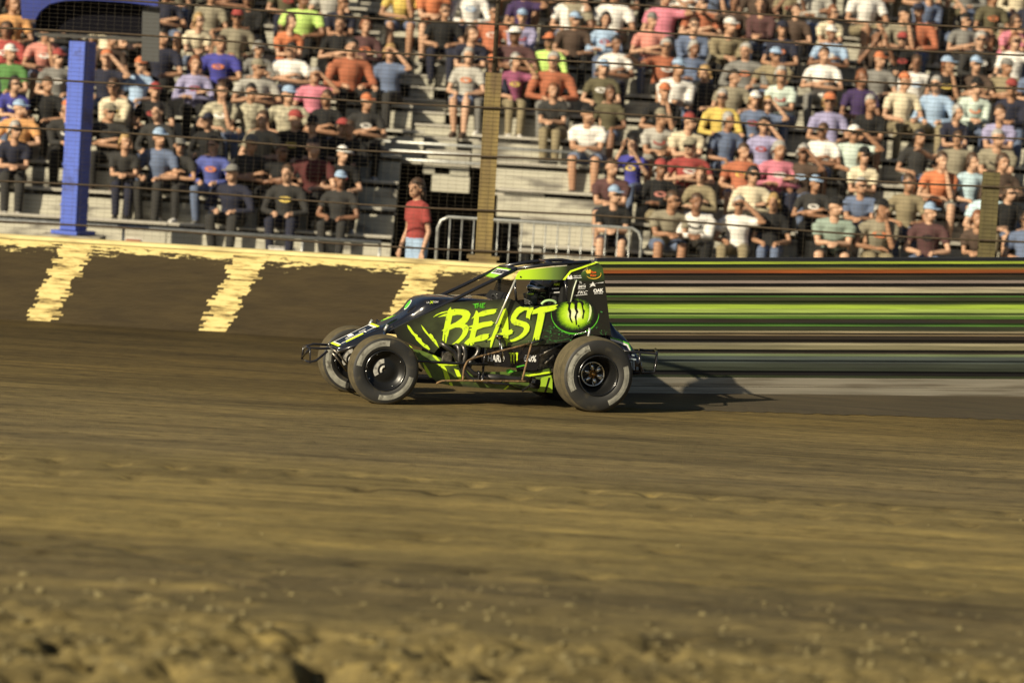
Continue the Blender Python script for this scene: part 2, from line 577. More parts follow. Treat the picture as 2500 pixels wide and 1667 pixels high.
clod_m = mat('clod_clay', (.17, .14, .062), .95, var=.4, scale=14, bump=.4)
m_ = MB()
for i in range(900):
    y = 22.4 + 4.5 * random.random() ** 1.6 if i < 860 else random.uniform(26, 33)
    x = random.uniform(-.15, .15) * y
    r = random.uniform(.006, .03) * (1 if y < 26 else .5)
    j = int(np.searchsorted(ys, y)); k = int(np.searchsorted(xs, x))
    z = float(GZ[min(j, len(ys) - 1), min(k, len(xs) - 1)])
    g = bmesh.ops.create_icosphere(m_.bm, subdivisions=1, radius=1)
    sx, sy, sz = r * random.uniform(.8, 1.7), r * random.uniform(.7, 1.2), r * random.uniform(.5, .8)
    for vv in g['verts']:
        vv.co = Vector((vv.co.x * sx, vv.co.y * sy, vv.co.z * sz)) * random.uniform(.75, 1.2) + Vector((x, y, z + sz * .3))
tag(m_.build('clay_clods', clod_m), kind='stuff')

# walkway between the wall and the stands
o = MB().box((-45, 48.55, -.3), (45, 58, .2)).build('walkway', mat('walkway_dirt', (.2, .165, .1), .9, var=.3, scale=2, bump=.3))
tag(o, kind='structure')

# ------------------------------------------------------------------ mud covered wall with slanting painted bars
WY = 48.2
wall = empty('track_wall', (0, WY, 0))
tag(wall, 'mud spattered concrete wall with slanting pale painted bars along the track edge', 'wall')
mb = MB().box((-30, 0, -.2), (30, .32, .985))
mb.build('wall_face', wall_material(), wall)
MB().box((-30, -.015, .987), (30, .335, 1.03), .008).build('wall_cap', mat('pale_cap', (.74, .61, .28), .8, var=.2, scale=8, stretch=(.3, 1, 1), dirt=(.3, .23, .1), dirt_amt=.25), wall)
worn = worn_paint()


def ragged(pts, step, amp):
    out = []
    for a, b in zip(pts, pts[1:] + pts[:1]):
        a, b = Vector(a), Vector(b)
        n = max(1, int((b - a).length / step))
        for i in range(n):
            p = a.lerp(b, i / n)
            out.append(p + Vector((random.uniform(-amp, amp), 0, random.uniform(-amp, amp) * .25)))
    return out


for tx in (-215, 195, 618, 1048, 1470):
    top = at(tx, 612 + .05 * (tx - 195), WY).x
    lft, rgt = [], []
    nz_ = 38
    for i in range(nz_):
        for e in (0, 1):
            z = .012 + (.984 - .012) * (i + e) / nz_
            if e == 0:
                jl, jr = random.gauss(0, .035), random.gauss(0, .035)
            t = z / .985
            lft.append(Vector((top - .62 + .42 * t + jl, -.004, z)))
            rgt.append(Vector((top - .3 + .49 * t + jr, -.004, z)))
    mb = MB()
    for i in range(nz_):
        a, b = 2 * i, 2 * i + 1
        mb.poly([lft[a], rgt[a], rgt[b], lft[b]])
    mb.build('painted_bar', worn, wall)

# catch fence on the wall
fence = empty('catch_fence', (0, 48.75, .2))
tag(fence, 'catch fence of tan steel posts, dark cables and fine mesh above the muddy wall', 'fence')
for px in (-110, 1181, 2410):
    x = at(px, 600, 48.75).x
    pm = MB()
    hh = 3.15 if px < 2000 else 2.3
    pm.box((x - .1, -.012, 0), (x + .1, .012, hh)).box((x - .1, .1, 0), (x + .1, .124, hh)).box((x - .012, .013, 0), (x + .012, .099, hh))
    pm.build('post', tan_post if px < 2000 else mat('olive_steel', lin(84, 76, 46), .8, var=.3, scale=6), fence)
    if px < 2000:
        MB().tube([(x, .056, hh + .001), (x, .056, 5.3)], .028, 8).build('post_extension', cable_m, fence)
    MB().box((x - .17, -.09, .0), (x + .17, -.0135, .86)).box((x - .2, -.1, .861), (x + .2, .2, .9)).build('post_base', tan_post, fence)
for z in (.96, 1.46, 2.12, 2.72, 3.33, 3.74, 4.06):
    zz = z - .0 + .0
    pts = []
    for i in range(41):
        x = -20 + i
        sag = .02 * math.sin((x - 5.7) / 6.1 * 2 * PI)
        pts.append((x, -.04, zz + sag))
    MB().tube(pts, .013, 6).build('cable', cable_m, fence)
m_ = MB()
wire_m = mat('fine_wire', (.1, .085, .06), .5, metal=.4)


def strip(bm, a, b, r):
    a, b = Vector(a), Vector(b)
    t = (b - a).normalized()
    s = t.orthogonal().normalized() * r
    u = t.cross(s)
    A = [bm.verts.new(a + v) for v in (s, -s * .5 + u * .87, -s * .5 - u * .87)]
    B = [bm.verts.new(b + v) for v in (s, -s * .5 + u * .87, -s * .5 - u * .87)]
    for k in range(3):
        bm.faces.new((A[k], A[(k + 1) % 3], B[(k + 1) % 3], B[k]))


for i in range(84):
    strip(m_.bm, (-12, -.02, .9 + i * .05), (12, -.02, .9 + i * .05), .0016)
for i in range(240):
    strip(m_.bm, (-12 + i * .1, -.016, .85), (-12 + i * .1, -.016, 5.1), .0011)
o = m_.build('wire_mesh', wire_m, fence)
tag(o, kind='stuff')

# ------------------------------------------------------------------ bleachers
ROW_Y, ROW_Z, RUN, RISE, NROW = 56.0, .92, .75, .36, 13


def seat_z(k):
    return ROW_Z + RISE * k


def seat_y(k):
    return ROW_Y + RUN * k


def lane(k):                              # the bare stairway drifts to the right as it comes down
    y = 595 - 62 * k if k else 595
    for _ in range(3):
        c = 960 + (y - 29) * .46
        x = at(c, y, seat_y(k)).x
        y = pix((x, seat_y(k), seat_z(k)))[1]
    return x - .36, x + .36


R0 = [1330, 1270, 1215, 1185]
R0 = [at(p, pix((0, seat_y(k), seat_z(k)))[1], seat_y(k)).x for k, p in enumerate(R0)]
left = empty('bleacher', (-6, ROW_Y, .2))
tag(left, 'aluminium bleacher left of the bare stairway, packed with dark clothed spectators', 'bleacher', 'bleachers behind the fence')
right = empty('bleacher', (6, ROW_Y, .2))
tag(right, 'aluminium bleacher right of the bare stairway, running behind the barrier and streak wall', 'bleacher', 'bleachers behind the fence')


def plank(x0, x1, y0, y1, z0, z1, name, m, root):
    mb = MB().box((x0, y0, z0), (x1, y1, z1), .006)
    o = mb.build(name, m, root)
    o.matrix_parent_inverse = Matrix.Translation(-root.location)
    return o


for k in range(NROW):
    y, z = seat_y(k), seat_z(k)
    for root, x0, x1 in ((left, -14.5, lane(k)[0] if k > 3 else -1.78), (right, (lane(k)[1] if k > 3 else R0[k]), 14.5)):
        n = max(1, round((x1 - x0) / 3.1))
        w = (x1 - x0) / n
        for i in range(n):
            a, b = x0 + i * w + .006, x0 + (i + 1) * w - .006
            plank(a, b, y, y + .27, z - .04, z, 'seat_plank', alu, root)
            plank(a, b, y - .42, y - .13, z - .48, z - .445, 'foot_plank', alu, root)
            plank(a, b, y - .1, y - .075, z - .41, z - .1, 'riser_board', riser_m, root)
    for root, xs_ in ((left, [-13, -10, -7, -4, -2.3]), (right, [1.2, 3, 6, 9, 12])):
        for x in xs_:
            plank(x - .04, x + .04, y + .05, y + .12, max(.2, z - .9), z - .042, 'support_post', steel_dark, root)
plank(-14.5, 14.5, seat_y(NROW) + .2, seat_y(NROW) + .3, .2, seat_z(NROW) + 2.5, 'back_wall', steel_dark, right)
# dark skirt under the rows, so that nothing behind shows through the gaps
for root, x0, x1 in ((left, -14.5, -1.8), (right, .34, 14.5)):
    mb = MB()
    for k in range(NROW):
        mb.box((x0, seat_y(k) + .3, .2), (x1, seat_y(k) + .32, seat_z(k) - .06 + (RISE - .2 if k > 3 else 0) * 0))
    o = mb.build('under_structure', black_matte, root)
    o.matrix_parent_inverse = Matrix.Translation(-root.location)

stair = empty('stairway', (-1.4, ROW_Y + 3, .2))
tag(stair, 'bare aluminium stairway of shallow steps rising between the two bleachers', 'stairs')
for k in range(4, NROW):
    for hlf in (0, 1):
        y, z = seat_y(k) - .42 + hlf * .375, seat_z(k) - .445 + hlf * .18
        AX0, AX1 = lane(k)
        o = plank(AX0 + .02, AX1 - .02, y, y + .37, z - .035, z, 'tread', alu, stair)
        o = plank(AX0 + .02, AX1 - .02, y + .02, y + .04, z - .17, z - .05, 'riser_board', riser_m, stair)
# landing edge above the dark passage under the stand
y4 = seat_y(4) - .5
for (a, b, h) in ((y4 - .06, y4 - .03, .08), (y4 - .05, y4 - .02, .2), (y4 - .04, y4 - .01, .33)):
    MB().tube([(-2.7, a, seat_z(4) - .5 + h), (1.2, a, seat_z(4) - .5 + h)], .022, 8).build('edge_rail', galv, stair).matrix_parent_inverse = Matrix.Translation(-stair.location)
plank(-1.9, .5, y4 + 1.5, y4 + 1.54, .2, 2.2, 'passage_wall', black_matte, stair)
v_ = at(1100, 450, 58.4)
plank(v_.x - .28, v_.x + .28, 58.4, 58.44, v_.z - .12, v_.z + .12, 'landing_board', riser_m, stair)
v_ = at(1080, 412, 58.6)
plank(v_.x - .12, v_.x + .12, 58.6, 58.64, v_.z - .2, v_.z + .12, 'landing_board', riser_m, stair)

# front rails of the left bleacher
rail = empty('hand_rail', (-5, 55.2, .2))
tag(rail, 'silver pipe rail along the foot of the left bleacher, above the muddy wall', 'railing')
for z in (.66, .18):
    MB().tube([(-9.5, 0, z), (3.1, 0, z)], .028, 8).build('rail_pipe', galv, rail)
for x in (-8, -5.5, -3, -.5, 2, 3.08):
    MB().tube([(x, .03, 0), (x, .03, .66)], .022, 6).build('rail_post', galv, rail)

# crowd barrier
bar = empty('crowd_barrier', (.28, 52.9, .2))
tag(bar, 'silver steel crowd barrier of thin upright bars behind the wall beside the tan post', 'barrier')
w2 = 1.36
MB().tube([(-w2, 0, .05), (-w2, 0, 1.02), (-w2 + .04, 0, 1.12), (-w2 + .13, 0, 1.17), (w2 - .13, 0, 1.17), (w2 - .04, 0, 1.12), (w2, 0, 1.02), (w2, 0, .05)], .021, 8).build('frame', galv, bar)
MB().tube([(-w2, 0, .2), (w2, 0, .2)], .016, 6).build('lower_rail', galv, bar)
for i in range(1, 17):
    x = -w2 + 2 * w2 * i / 17
    MB().tube([(x, 0, .2), (x, 0, 1.165)], .0085, 6).build('upright_bar', galv, bar)
for x in (-w2 + .3, w2 - .3):
    MB().tube([(x, -.28, .015), (x, 0, .2), (x, .28, .015)], .016, 6).build('foot', galv, bar)

# blue column with a framed panel, painted black for a recess in shade
pyl = empty('blue_column', (at(180, 540, 54.4).x, 54.4, .2))
tag(pyl, 'blue steel column with overhead panel painted black as a shaded recess, framed in blue', 'column')
for o in ([MB().box((-.135, -.135, .62), (.135, .135, 3.2), .012).build('column', blue_steel, pyl)]
          + [MB().box((-.14, -.14, z), (.14, .14, z + .03)).build('seam_band', blue_steel, pyl) for z in (.95, 1.5, 2.05, 2.6)]
          + [MB().box((-.22, -.22, .56), (.22, .22, .615), .008).build('base_plate', blue_steel, pyl)]):
    o.rotation_euler = (0, 0, math.radians(-30))
MB().box((-.42, -.35, 0), (.42, .35, .555), .02).build('plinth', concrete, pyl)
def pl(px, py, dy=0.):
    v = at(px, py, 54.4 + dy) - pyl.location
    return (v.x, dy, v.z)


def pslab(name, pts, y0_, y1_, m):
    MB().poly([(x, y0_, z) for x, _, z in (pl(a, b, y0_) for a, b in pts)], (0, y1_ - y0_, 0)).build(name, m, pyl)


pslab('recess_panel', [(86, 78), (352, 92), (356, -70), (92, -86)], .02, .12, mat('recess_black', (.006, .006, .009), .8, spec=.05))
pslab('curved_frame', [(53, 46), (86, 48), (98, 28), (122, 10), (160, 2), (210, 1), (300, 6), (385, 16), (386, -2), (300, -14), (200, -22), (110, -22), (50, -10)], -.25, -.02, mat('deep_blue_steel', (.025, .04, .22), .45, var=.15))
pslab('panel_beam', [(84, 88), (354, 102), (354, 93.5), (84, 79.5)], -.02, .12, steel_dark)
pslab('grey_post', [(345, 150), (388, 152), (390, 20), (348, 18)], -.1, -.03, mat('grey_panel', (.06, .062, .062), .6))

# ------------------------------------------------------------------ made-up wall right of the car, boards and base imitating motion streaks
a0, a1 = Vector((.86, 42.46, 0)), Vector((7.1, 46.3, 0))
L = (a1 - a0).length
sb = empty('streak_wall', a0, math.atan2(a1.y - a0.y, a1.x - a0.x))
tag(sb, 'made-up wall of green, cream, orange and black boards imitating motion streaks behind the car', 'wall')
ROWS = [(633, 642, (24, 26, 34)), (642, 648, (190, 216, 66)), (648, 651, (20, 22, 14)), (651, 657, (96, 112, 70)), (657, 662, (150, 122, 54)), (662, 670, (168, 84, 34)),
        (670, 679, (58, 46, 30)), (679, 687, (40, 36, 28)), (687, 694, (168, 150, 140)), (694, 703, (42, 34, 28)), (703, 709, (205, 190, 158)), (709, 717, (222, 208, 170)),
        (717, 724, (66, 56, 36)), (724, 727, (80, 132, 50)), (727, 736, (62, 66, 34)), (736, 745, (70, 84, 30)), (745, 755, (182, 214, 70)), (755, 765, (186, 212, 100)), (765, 773, (168, 196, 98)),
        (773, 779, (88, 130, 40)), (779, 789, (50, 42, 28)), (789, 797, (104, 162, 60)), (797, 808, (52, 56, 34)), (808, 813, (176, 160, 124)), (813, 816, (60, 46, 30)), (816, 820, (140, 120, 88)),
        (820, 829, (44, 34, 24)), (829, 837, (38, 30, 20)), (837, 843, (182, 172, 136)), (843, 853, (146, 138, 102)), (853, 863, (62, 52, 40)), (863, 869, (124, 138, 96)), (869, 878, (88, 98, 92)), (878, 886, (84, 92, 84)),
        (886, 896, (62, 68, 54)), (896, 904, (50, 56, 42)), (904, 915, (18, 14, 12)), (915, 921, (44, 52, 26))]
YB, YT, HL, HR = 966, 633, 1.475, 1.66


def stripe_z(py):
    return (YB - py) / (YB - YT)


for i, (ya, yb, c) in enumerate(ROWS):
    t1, t0 = stripe_z(ya), stripe_z(yb)
    d = (0, .006, .012)[i % 3] + (.004 if sum(c) > 330 else 0)
    cc = lin(*[v * .88 + 16 for v in c])
    cc = tuple(min(.8, v * 1.25) for v in cc)
    key = 'streak_board_%02d' % i
    m = mat(key, cc, .55, var=.28, scale=7, stretch=(.12, 1, 5), dirt=tuple(v * .55 + .02 for v in cc), dirt_amt=.3, dirt_scale=3)
    g = .0012
    pts = [(0, -d, t0 * HL + g), (L, -d, t0 * HR + g), (L, -d, t1 * HR - g), (0, -d, t1 * HL - g)]
    MB().poly(pts, (0, .06, 0)).build('streak_board', m, sb)
t1 = stripe_z(921)
streak_m = mat('greige_streak', (.38, .34, .26), .8, var=.18, scale=5, stretch=(.15, 1, 5), dirt=(.2, .17, .12), dirt_amt=.35)
tm, tn = .52, .46
MB().poly([(0, -.02, t1 * HL * tm / 1 + .002), (L, -.02, t1 * HR * tm + .002), (L, -.02, t1 * HR - .002), (0, -.02, t1 * HL - .002)], (0, .1, 0)).build('streak_course', streak_m, sb)
MB().poly([(0, -.03, -.15), (L, -.03, -.15), (L, -.03, t1 * HR * tm - .004), (0, -.03, t1 * HL * tm - .004)], (0, .1, 0)).build('streak_course', streak_m, sb)
MB().box((0, .065, -.1), (L, .16, HL * .98)).build('backing', steel_dark, sb)

# added strip along its foot, coloured dark to stand in for shade
shade_band = mat('shade_brown', (.052, .038, .018), .75, var=.35, scale=6, stretch=(.15, 1, 1), bump=.4)
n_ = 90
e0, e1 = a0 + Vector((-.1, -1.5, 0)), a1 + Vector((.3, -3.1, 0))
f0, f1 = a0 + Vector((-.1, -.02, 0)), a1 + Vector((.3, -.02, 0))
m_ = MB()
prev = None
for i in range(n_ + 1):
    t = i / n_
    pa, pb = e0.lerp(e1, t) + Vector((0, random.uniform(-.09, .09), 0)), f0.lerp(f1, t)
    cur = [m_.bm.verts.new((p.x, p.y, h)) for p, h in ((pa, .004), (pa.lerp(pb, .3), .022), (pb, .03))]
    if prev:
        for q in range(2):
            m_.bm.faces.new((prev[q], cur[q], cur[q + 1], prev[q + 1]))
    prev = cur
o = m_.build('shade_strip', shade_band)
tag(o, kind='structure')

# ------------------------------------------------------------------ the race car
PSI = math.radians(17)
CO = Vector((.67336, 41.16598, 0))
ch = Vector((-math.cos(PSI), -math.sin(PSI), 0))
cl = Vector((math.sin(PSI), -math.cos(PSI), 0))
car = empty('race_car', CO, PI + PSI)
tag(car, 'black and neon green open wheel dirt race car with claw lettering, driving left', 'race car')


def K(px, py, y):                        # car coordinates (x to the nose, y to the near side, z up) of a point on the plane y
    d = ray(px, py)
    t = ((CO + cl * y) - EYE).dot(cl) / d.dot(cl)
    p = EYE + d * t - CO
    return Vector((p.dot(ch), y, p.z))


def panel(name, px, y, m, th=.008, parent=None, taper=0):
    pts = [K(a, b, y) for a, b in px]
    return MB().poly(pts, (0, -th, 0)).build(name, m, parent or car)


def decal(name, polys, y, m, parent, th=.0012):
    mb = MB()
    for i, pl in enumerate(polys):
        yy = y + .0007 * i
        mb.poly([K(a, b, yy) for a, b in pl], (0, -th * .4, 0))
    o = mb.build(name, m, parent)
    return o


def tubes(name, runs, r, m, parent=None, n=8, smooth=0):
    mb = MB()
    for run in runs:
        mb.tube([K(*p) if len(p) == 3 else Vector(p[:3]) for p in run], r, n, smooth=smooth)
    return mb.build(name, m, parent or car)


PY = .37
# side panels
side = panel('side_panel', [(962, 803), (1000, 783), (1049, 763), (1100, 739), (1150, 735), (1200, 732), (1217, 731), (1230, 729), (1245, 729), (1260, 735), (1274, 749), (1300, 748), (1363, 742), (1385, 739),
                            (1392, 834), (1318, 842), (1250, 845), (1184, 848), (1135, 845), (1086, 840), (1072, 847), (1060, 862), (1030, 850), (971, 827)], PY, air_m)
tailp = panel('tail_panel', [(1386, 684), (1409, 684), (1422, 664), (1452, 642), (1460, 642), (1467, 647), (1472, 656), (1475, 675), (1483, 740), (1492, 818), (1402, 818), (1393, 834), (1386, 739)], PY + .003, tail_m)
cagep = panel('cage_panel', [(1258, 682), (1262, 671), (1267, 663), (1274, 659.5), (1330, 654), (1403, 647.5), (1451, 641.5), (1421, 663.5), (1408, 683.5)], PY + .001, cage_m)
decal('neon_chevron', [[(1373.5, 683), (1392, 660.5), (1449, 641.2), (1455, 643.5), (1395, 664.3), (1380, 683)]], PY + .006, neon, cagep)
decal('black_edge', [[(1380.5, 683), (1395.5, 664.6), (1455.5, 643.8), (1457, 645.4), (1397, 666.2), (1384, 683)], [(1371, 683), (1390, 659.8), (1410, 652.5), (1410.5, 653.4), (1391.5, 660.4), (1373, 683)]], PY + .0058, black_paint, cagep)
# far side skin
MB().poly([Vector((v.x, -PY, v.z)) for v in [K(a, b, PY) for a, b in [(962, 803), (1049, 763), (1100, 739), (1217, 731), (1245, 729), (1260, 735), (1274, 749), (1363, 742), (1385, 739), (1392, 834), (1184, 848), (1086, 840), (971, 827)]]], (0, .008, 0)).build('side_panel', black_paint, car)
MB().poly([Vector((v.x, -PY, v.z)) for v in [K(a, b, PY) for a, b in [(1396, 700), (1452, 646), (1467, 650), (1475, 675), (1492, 818), (1402, 818), (1386, 739)]]], (0, .008, 0)).build('tail_panel', black_paint, car)


# lettering traced as brush strokes
def p1(*xy):
    return [(990 + x / 9.8, 690 + y / 9.8) for x, y in xy]


def p2(*xy):
    return [(1180 + x / 9.8, 700 + y / 9.8) for x, y in xy]


def p4(*xy):
    return [(1030 + x / 7.126, 780 + y / 7.126) for x, y in xy]


BEAST = [
    p1((1085, 580), (1102, 700), (1120, 790), (1075, 1000), (1050, 1120), (1020, 1260), (1000, 1300), (970, 1450), (940, 1440), (955, 1250), (935, 1230), (920, 1400), (880, 1380), (905, 1150), (862, 1150), (915, 1110), (975, 810), (920, 800), (770, 825), (900, 765), (1005, 725), (1003, 700), (800, 755), (655, 832), (740, 760), (860, 705), (1010, 675), (1040, 630)),
    p1((1090, 650), (1180, 628), (1300, 633), (1420, 640), (1510, 680), (1558, 750), (1530, 850), (1480, 930), (1410, 990), (1300, 1040), (1180, 1075), (1045, 1130), (1065, 1010), (1200, 950), (1300, 880), (1360, 830), (1365, 790), (1320, 770), (1230, 765), (1110, 795)),
    p1((1180, 1070), (1300, 1035), (1410, 985), (1470, 1010), (1515, 1070), (1500, 1160), (1460, 1250), (1390, 1340), (1280, 1440), (1225, 1460), (1110, 1475), (1200, 1410), (1290, 1320), (1350, 1230), (1375, 1150), (1350, 1090), (1290, 1070)),
    p1((1690, 660), (1730, 690), (1760, 800), (1750, 960), (1705, 1130), (1665, 1290), (1640, 1400), (1640, 1480), (1605, 1440), (1600, 1500), (1545, 1500), (1540, 1440), (1500, 1500), (1405, 1450), (1440, 1400), (1530, 1320), (1570, 1150), (1510, 1118), (1590, 1095), (1590, 1070), (1495, 1055), (1612, 1010), (1640, 835), (1570, 870), (1630, 800), (1660, 740)),
    p1((1725, 735), (1850, 675)) + p2((90, 555), (180, 540), (340, 530), (295, 555), (310, 590), (255, 645), (90, 675), (0, 705)) + p1((1750, 815)),
    p1((1735, 975), (1850, 945)) + p2((100, 832), (200, 815), (225, 845), (265, 855), (215, 880), (225, 905), (180, 935), (0, 970)) + p1((1700, 1130)),
    p1((1640, 1325), (1760, 1262)) + p2((0, 1133), (150, 1120), (120, 1150), (130, 1190), (95, 1250), (60, 1260), (0, 1285)) + p1((1700, 1410), (1560, 1445), (1530, 1400)),
    p2((455, 460), (480, 520), (500, 560), (450, 800), (400, 900), (350, 1040), (300, 1150), (250, 1260), (195, 1440), (160, 1460), (170, 1330), (190, 1270), (90, 1285), (200, 1190), (260, 1030), (290, 960), (310, 880), (420, 580)),
    p2((450, 480), (500, 540), (540, 508), (572, 570), (600, 900), (605, 1050), (600, 1150), (590, 1290), (560, 1420), (530, 1300), (460, 1180), (440, 1000), (440, 880), (415, 880), (440, 700), (470, 560)),
    p2((310, 1140), (440, 1090), (600, 1040), (690, 1010), (680, 1040), (720, 1055), (690, 1090), (700, 1110), (620, 1150), (480, 1180), (440, 1190), (300, 1170)),
    p2((880, 470), (950, 492), (1200, 492), (1190, 560), (1125, 680), (1110, 790), (1080, 750), (1020, 740), (1030, 660), (1050, 560), (980, 562), (860, 640), (780, 750), (800, 780), (900, 810), (1030, 850), (1090, 900), (1112, 960), (1090, 1060), (1020, 1150), (920, 1230), (760, 1300), (600, 1330), (550, 1310), (590, 1280), (700, 1255), (850, 1180), (940, 1090), (975, 1010), (960, 970), (850, 930), (740, 915), (680, 870), (650, 800), (670, 700), (730, 590), (800, 510)),
    p2((1190, 560), (1360, 482), (1560, 462), (1790, 425), (1720, 490), (1770, 510), (1690, 560), (1480, 612), (1300, 632), (1160, 660), (1185, 600)),
    p2((1310, 620), (1478, 605), (1450, 760), (1410, 950), (1380, 1080), (1345, 1200), (1330, 1290), (1290, 1250), (1250, 1280), (1230, 1200), (1175, 1300), (1210, 1130), (1250, 950), (1290, 760)),
]
decal('brush_lettering', BEAST, PY + .003, neon, side)
glow = mat('green_airbrush_edge', (.12, .24, .035), .45, var=.3, scale=20)
decal('lettering_shadow', [[(x + 1.1, y + 1.2) for x, y in pl] for pl in BEAST], PY + .0008, glow, side, .0006).location.y = -.0

THE = [p1((1600, 515), (1670, 500), (1760, 490), (1755, 515), (1690, 530), (1700, 600), (1660, 615), (1655, 535)), p1((1720, 500), (1745, 500), (1735, 600), (1712, 605)), p1((1790, 490), (1812, 490), (1800, 600), (1776, 605)),
       p1((1730, 545), (1800, 535), (1800, 555), (1730, 565)), p1((1830, 490), (1920, 485), (1895, 510), (1850, 515), (1850, 535), (1890, 535), (1880, 555), (1845, 556), (1840, 585), (1905, 575), (1890, 600), (1815, 608))]
decal('small_lettering', THE, PY + .003, leaf_green, side)
CLAWS = [p1((40, 1010), (100, 1045), (170, 1150), (215, 1210), (290, 1250), (290, 1295), (370, 1340), (400, 1415), (480, 1480), (530, 1500), (590, 1590), (560, 1610), (440, 1540), (330, 1440), (260, 1370), (220, 1290), (150, 1220), (60, 1090)),
         p1((370, 1005), (440, 1080), (560, 1240), (600, 1215), (650, 1260), (680, 1330), (730, 1380), (770, 1470), (800, 1560), (740, 1500), (640, 1390), (560, 1290), (470, 1190), (420, 1120)),
         p1((80, 1490), (130, 1520), (170, 1560), (130, 1560))]
decal('claw_mark', CLAWS, PY + .003, neon, side)
# the eye
ec = K(1403, 767, PY + .003)
m_ = MB()
pts = []
for i in range(150):
    a = 2 * PI * i / 150
    k = random.uniform(.99, 1.01)
    z = .19 * math.sin(a) * k
    x = -.235 * math.cos(a) * k
    if z > .118 and x > .02:
        z = .118 + (z - .118) * .1
    pts.append((x, 0, z))
m_.poly(pts, (0, -.001, 0))
eye = m_.build('eye_print', iris_m, tailp)
eye.location = (ec.x, PY + .006, ec.z)


def p5(*xy):
    return [(1360 + x / 10.45, 700 + y / 10.45) for x, y in xy]


CL3 = [p5((250, 430), (280, 390), (350, 388), (352, 400), (332, 470), (330, 560), (350, 620), (345, 700), (340, 780), (375, 900), (365, 930), (330, 850), (310, 760), (315, 680), (285, 580), (298, 480), (290, 430)),
       p5((352, 385), (400, 350), (470, 328), (522, 360), (502, 420), (497, 560), (520, 640), (490, 700), (485, 800), (495, 960), (475, 980), (468, 880), (450, 770), (480, 660), (450, 560), (448, 420), (430, 378)),
       p5((535, 385), (600, 352), (650, 380), (668, 430), (650, 480), (660, 560), (688, 610), (668, 700), (660, 800), (640, 822), (638, 760), (655, 680), (640, 560), (620, 440), (600, 398))]
CL3 = [[(sum(p[0] for p in pl) / len(pl) + (x - sum(p[0] for p in pl) / len(pl)) * 1.35, y) for x, y in pl] for pl in CL3]
decal('claw_emblem', CL3, PY + .0085, mat('print_black', (.006, .006, .006), .5), tailp)
decal('eye_highlight', [[(1439, 742), (1443, 748), (1444.5, 758), (1443, 770), (1439, 780), (1434, 787), (1437.5, 775), (1439, 762), (1439.5, 752)]], PY + .008, mat('pale_lime', (.72, .85, .4), .4), tailp)


def crescent(c, rx, ry, a0_, a1_, w, n=24):
    out, inn = [], []
    for i in range(n + 1):
        t = i / n
        a = math.radians(a0_ + (a1_ - a0_) * t)
        ww = w * math.sin(PI * t) ** .7 + .3
        out.append((c[0] + (rx + ww) * math.cos(a), c[1] - (ry + ww) * math.sin(a)))
        inn.append((c[0] + (rx - ww * .4) * math.cos(a), c[1] - (ry - ww * .4) * math.sin(a)))
    return out + inn[::-1]


decal('eye_rim', [crescent((1404, 765), 58, 49, 175, 360, 2.2)], PY + .005, leaf_green, tailp)
spk = []
for i in range(46):
    cx, cy = random.uniform(1335, 1400), random.uniform(790, 832)
    if i > 36:
        cx, cy = random.uniform(1440, 1470), random.uniform(760, 812)
    if ((cx - 1404) / 58) ** 2 + ((cy - 765) / 49) ** 2 < 1.15:
        continue
    r = random.uniform(.5, 1.7)
    spk.append([(cx + r * random.uniform(.7, 2) * math.cos(a), cy + r * random.uniform(.5, 1) * math.sin(a)) for a in [j * PI / 3 for j in range(6)]])
decal('scale_flecks', spk, PY + .0035, mat('dark_green_fleck', (.05, .26, .06), .5), tailp)


def text(name, s, px, py, hpx, y, m, parent, rot=4., wide=1., shear=0., bold=.02):
    cu = bpy.data.curves.new(name, 'FONT')
    cu.body = s
    cu.align_x = 'CENTER'
    cu.align_y = 'CENTER'
    cu.size = 1
    cu.offset = bold
    cu.shear = shear
    cu.extrude = 0
    tmp = bpy.data.objects.new(name, cu)
    COL.objects.link(tmp)
    bpy.context.view_layer.update()
    me = bpy.data.meshes.new_from_object(tmp.evaluated_get(bpy.context.evaluated_depsgraph_get()))
    bpy.data.objects.remove(tmp)
    c = K(px, py, y)
    hm = hpx / 238 / .7
    ca, sa = math.cos(math.radians(rot)), math.sin(math.radians(rot))
    for v in me.vertices:
        x, z = v.co.x * hm * wide, v.co.y * hm
        x, z = x * ca - z * sa, x * sa + z * ca
        v.co = (c.x - x, y, c.z + z)
    me.materials.clear()
    me.materials.append(m)
    o = bpy.data.objects.new(name, me)
    return link(o, parent)


def bars(px, py, w, h, n, y, m, parent, name='sponsor_line', slope=-.06):
    ps = []
    x = px - w / 2
    for i in range(n):
        ww = w / n * random.uniform(.7, .95)
        ps.append([(x, py + slope * (x - px) + h / 2), (x + ww, py + slope * (x + ww - px) + h / 2), (x + ww + .4, py + slope * (x + ww - px) - h / 2), (x + .4, py + slope * (x - px) - h / 2)])
        x += w / n
    return decal(name, ps, y, m, parent)


DY = PY + .008
text('sponsor_lettering', 'G&G OIL', 1410, 674, 3.2, DY, white_print, tailp, 4, 1.1)
decal('sponsor_emblem', [[(1385, 681), (1386, 675), (1388.5, 671.5), (1390, 675), (1391.5, 676), (1393, 672), (1395, 671.5), (1397.5, 676), (1398, 681), (1392, 682)]], DY, white_print, tailp)
decal('sponsor_line', [[(1399.5, 678.2), (1420, 677.2), (1420, 678.8), (1399.5, 679.8)]], DY, white_print, tailp)
text('sponsor_lettering', 'TL', 1417.5, 690, 5, DY, white_print, tailp, 4, .9)
text('sponsor_lettering', 'SMITH', 1420.5, 700, 5.4, DY, white_print, tailp, 5, .92, 0, .04)
decal('sponsor_line', [[(1411, 705.2), (1429, 704), (1429, 705), (1411, 706.2)], [(1411, 695), (1415, 694.5), (1415, 695.3), (1411, 695.8)], [(1425, 694), (1429, 693.5), (1429, 694.3), (1425, 694.8)]], DY, white_print, tailp)
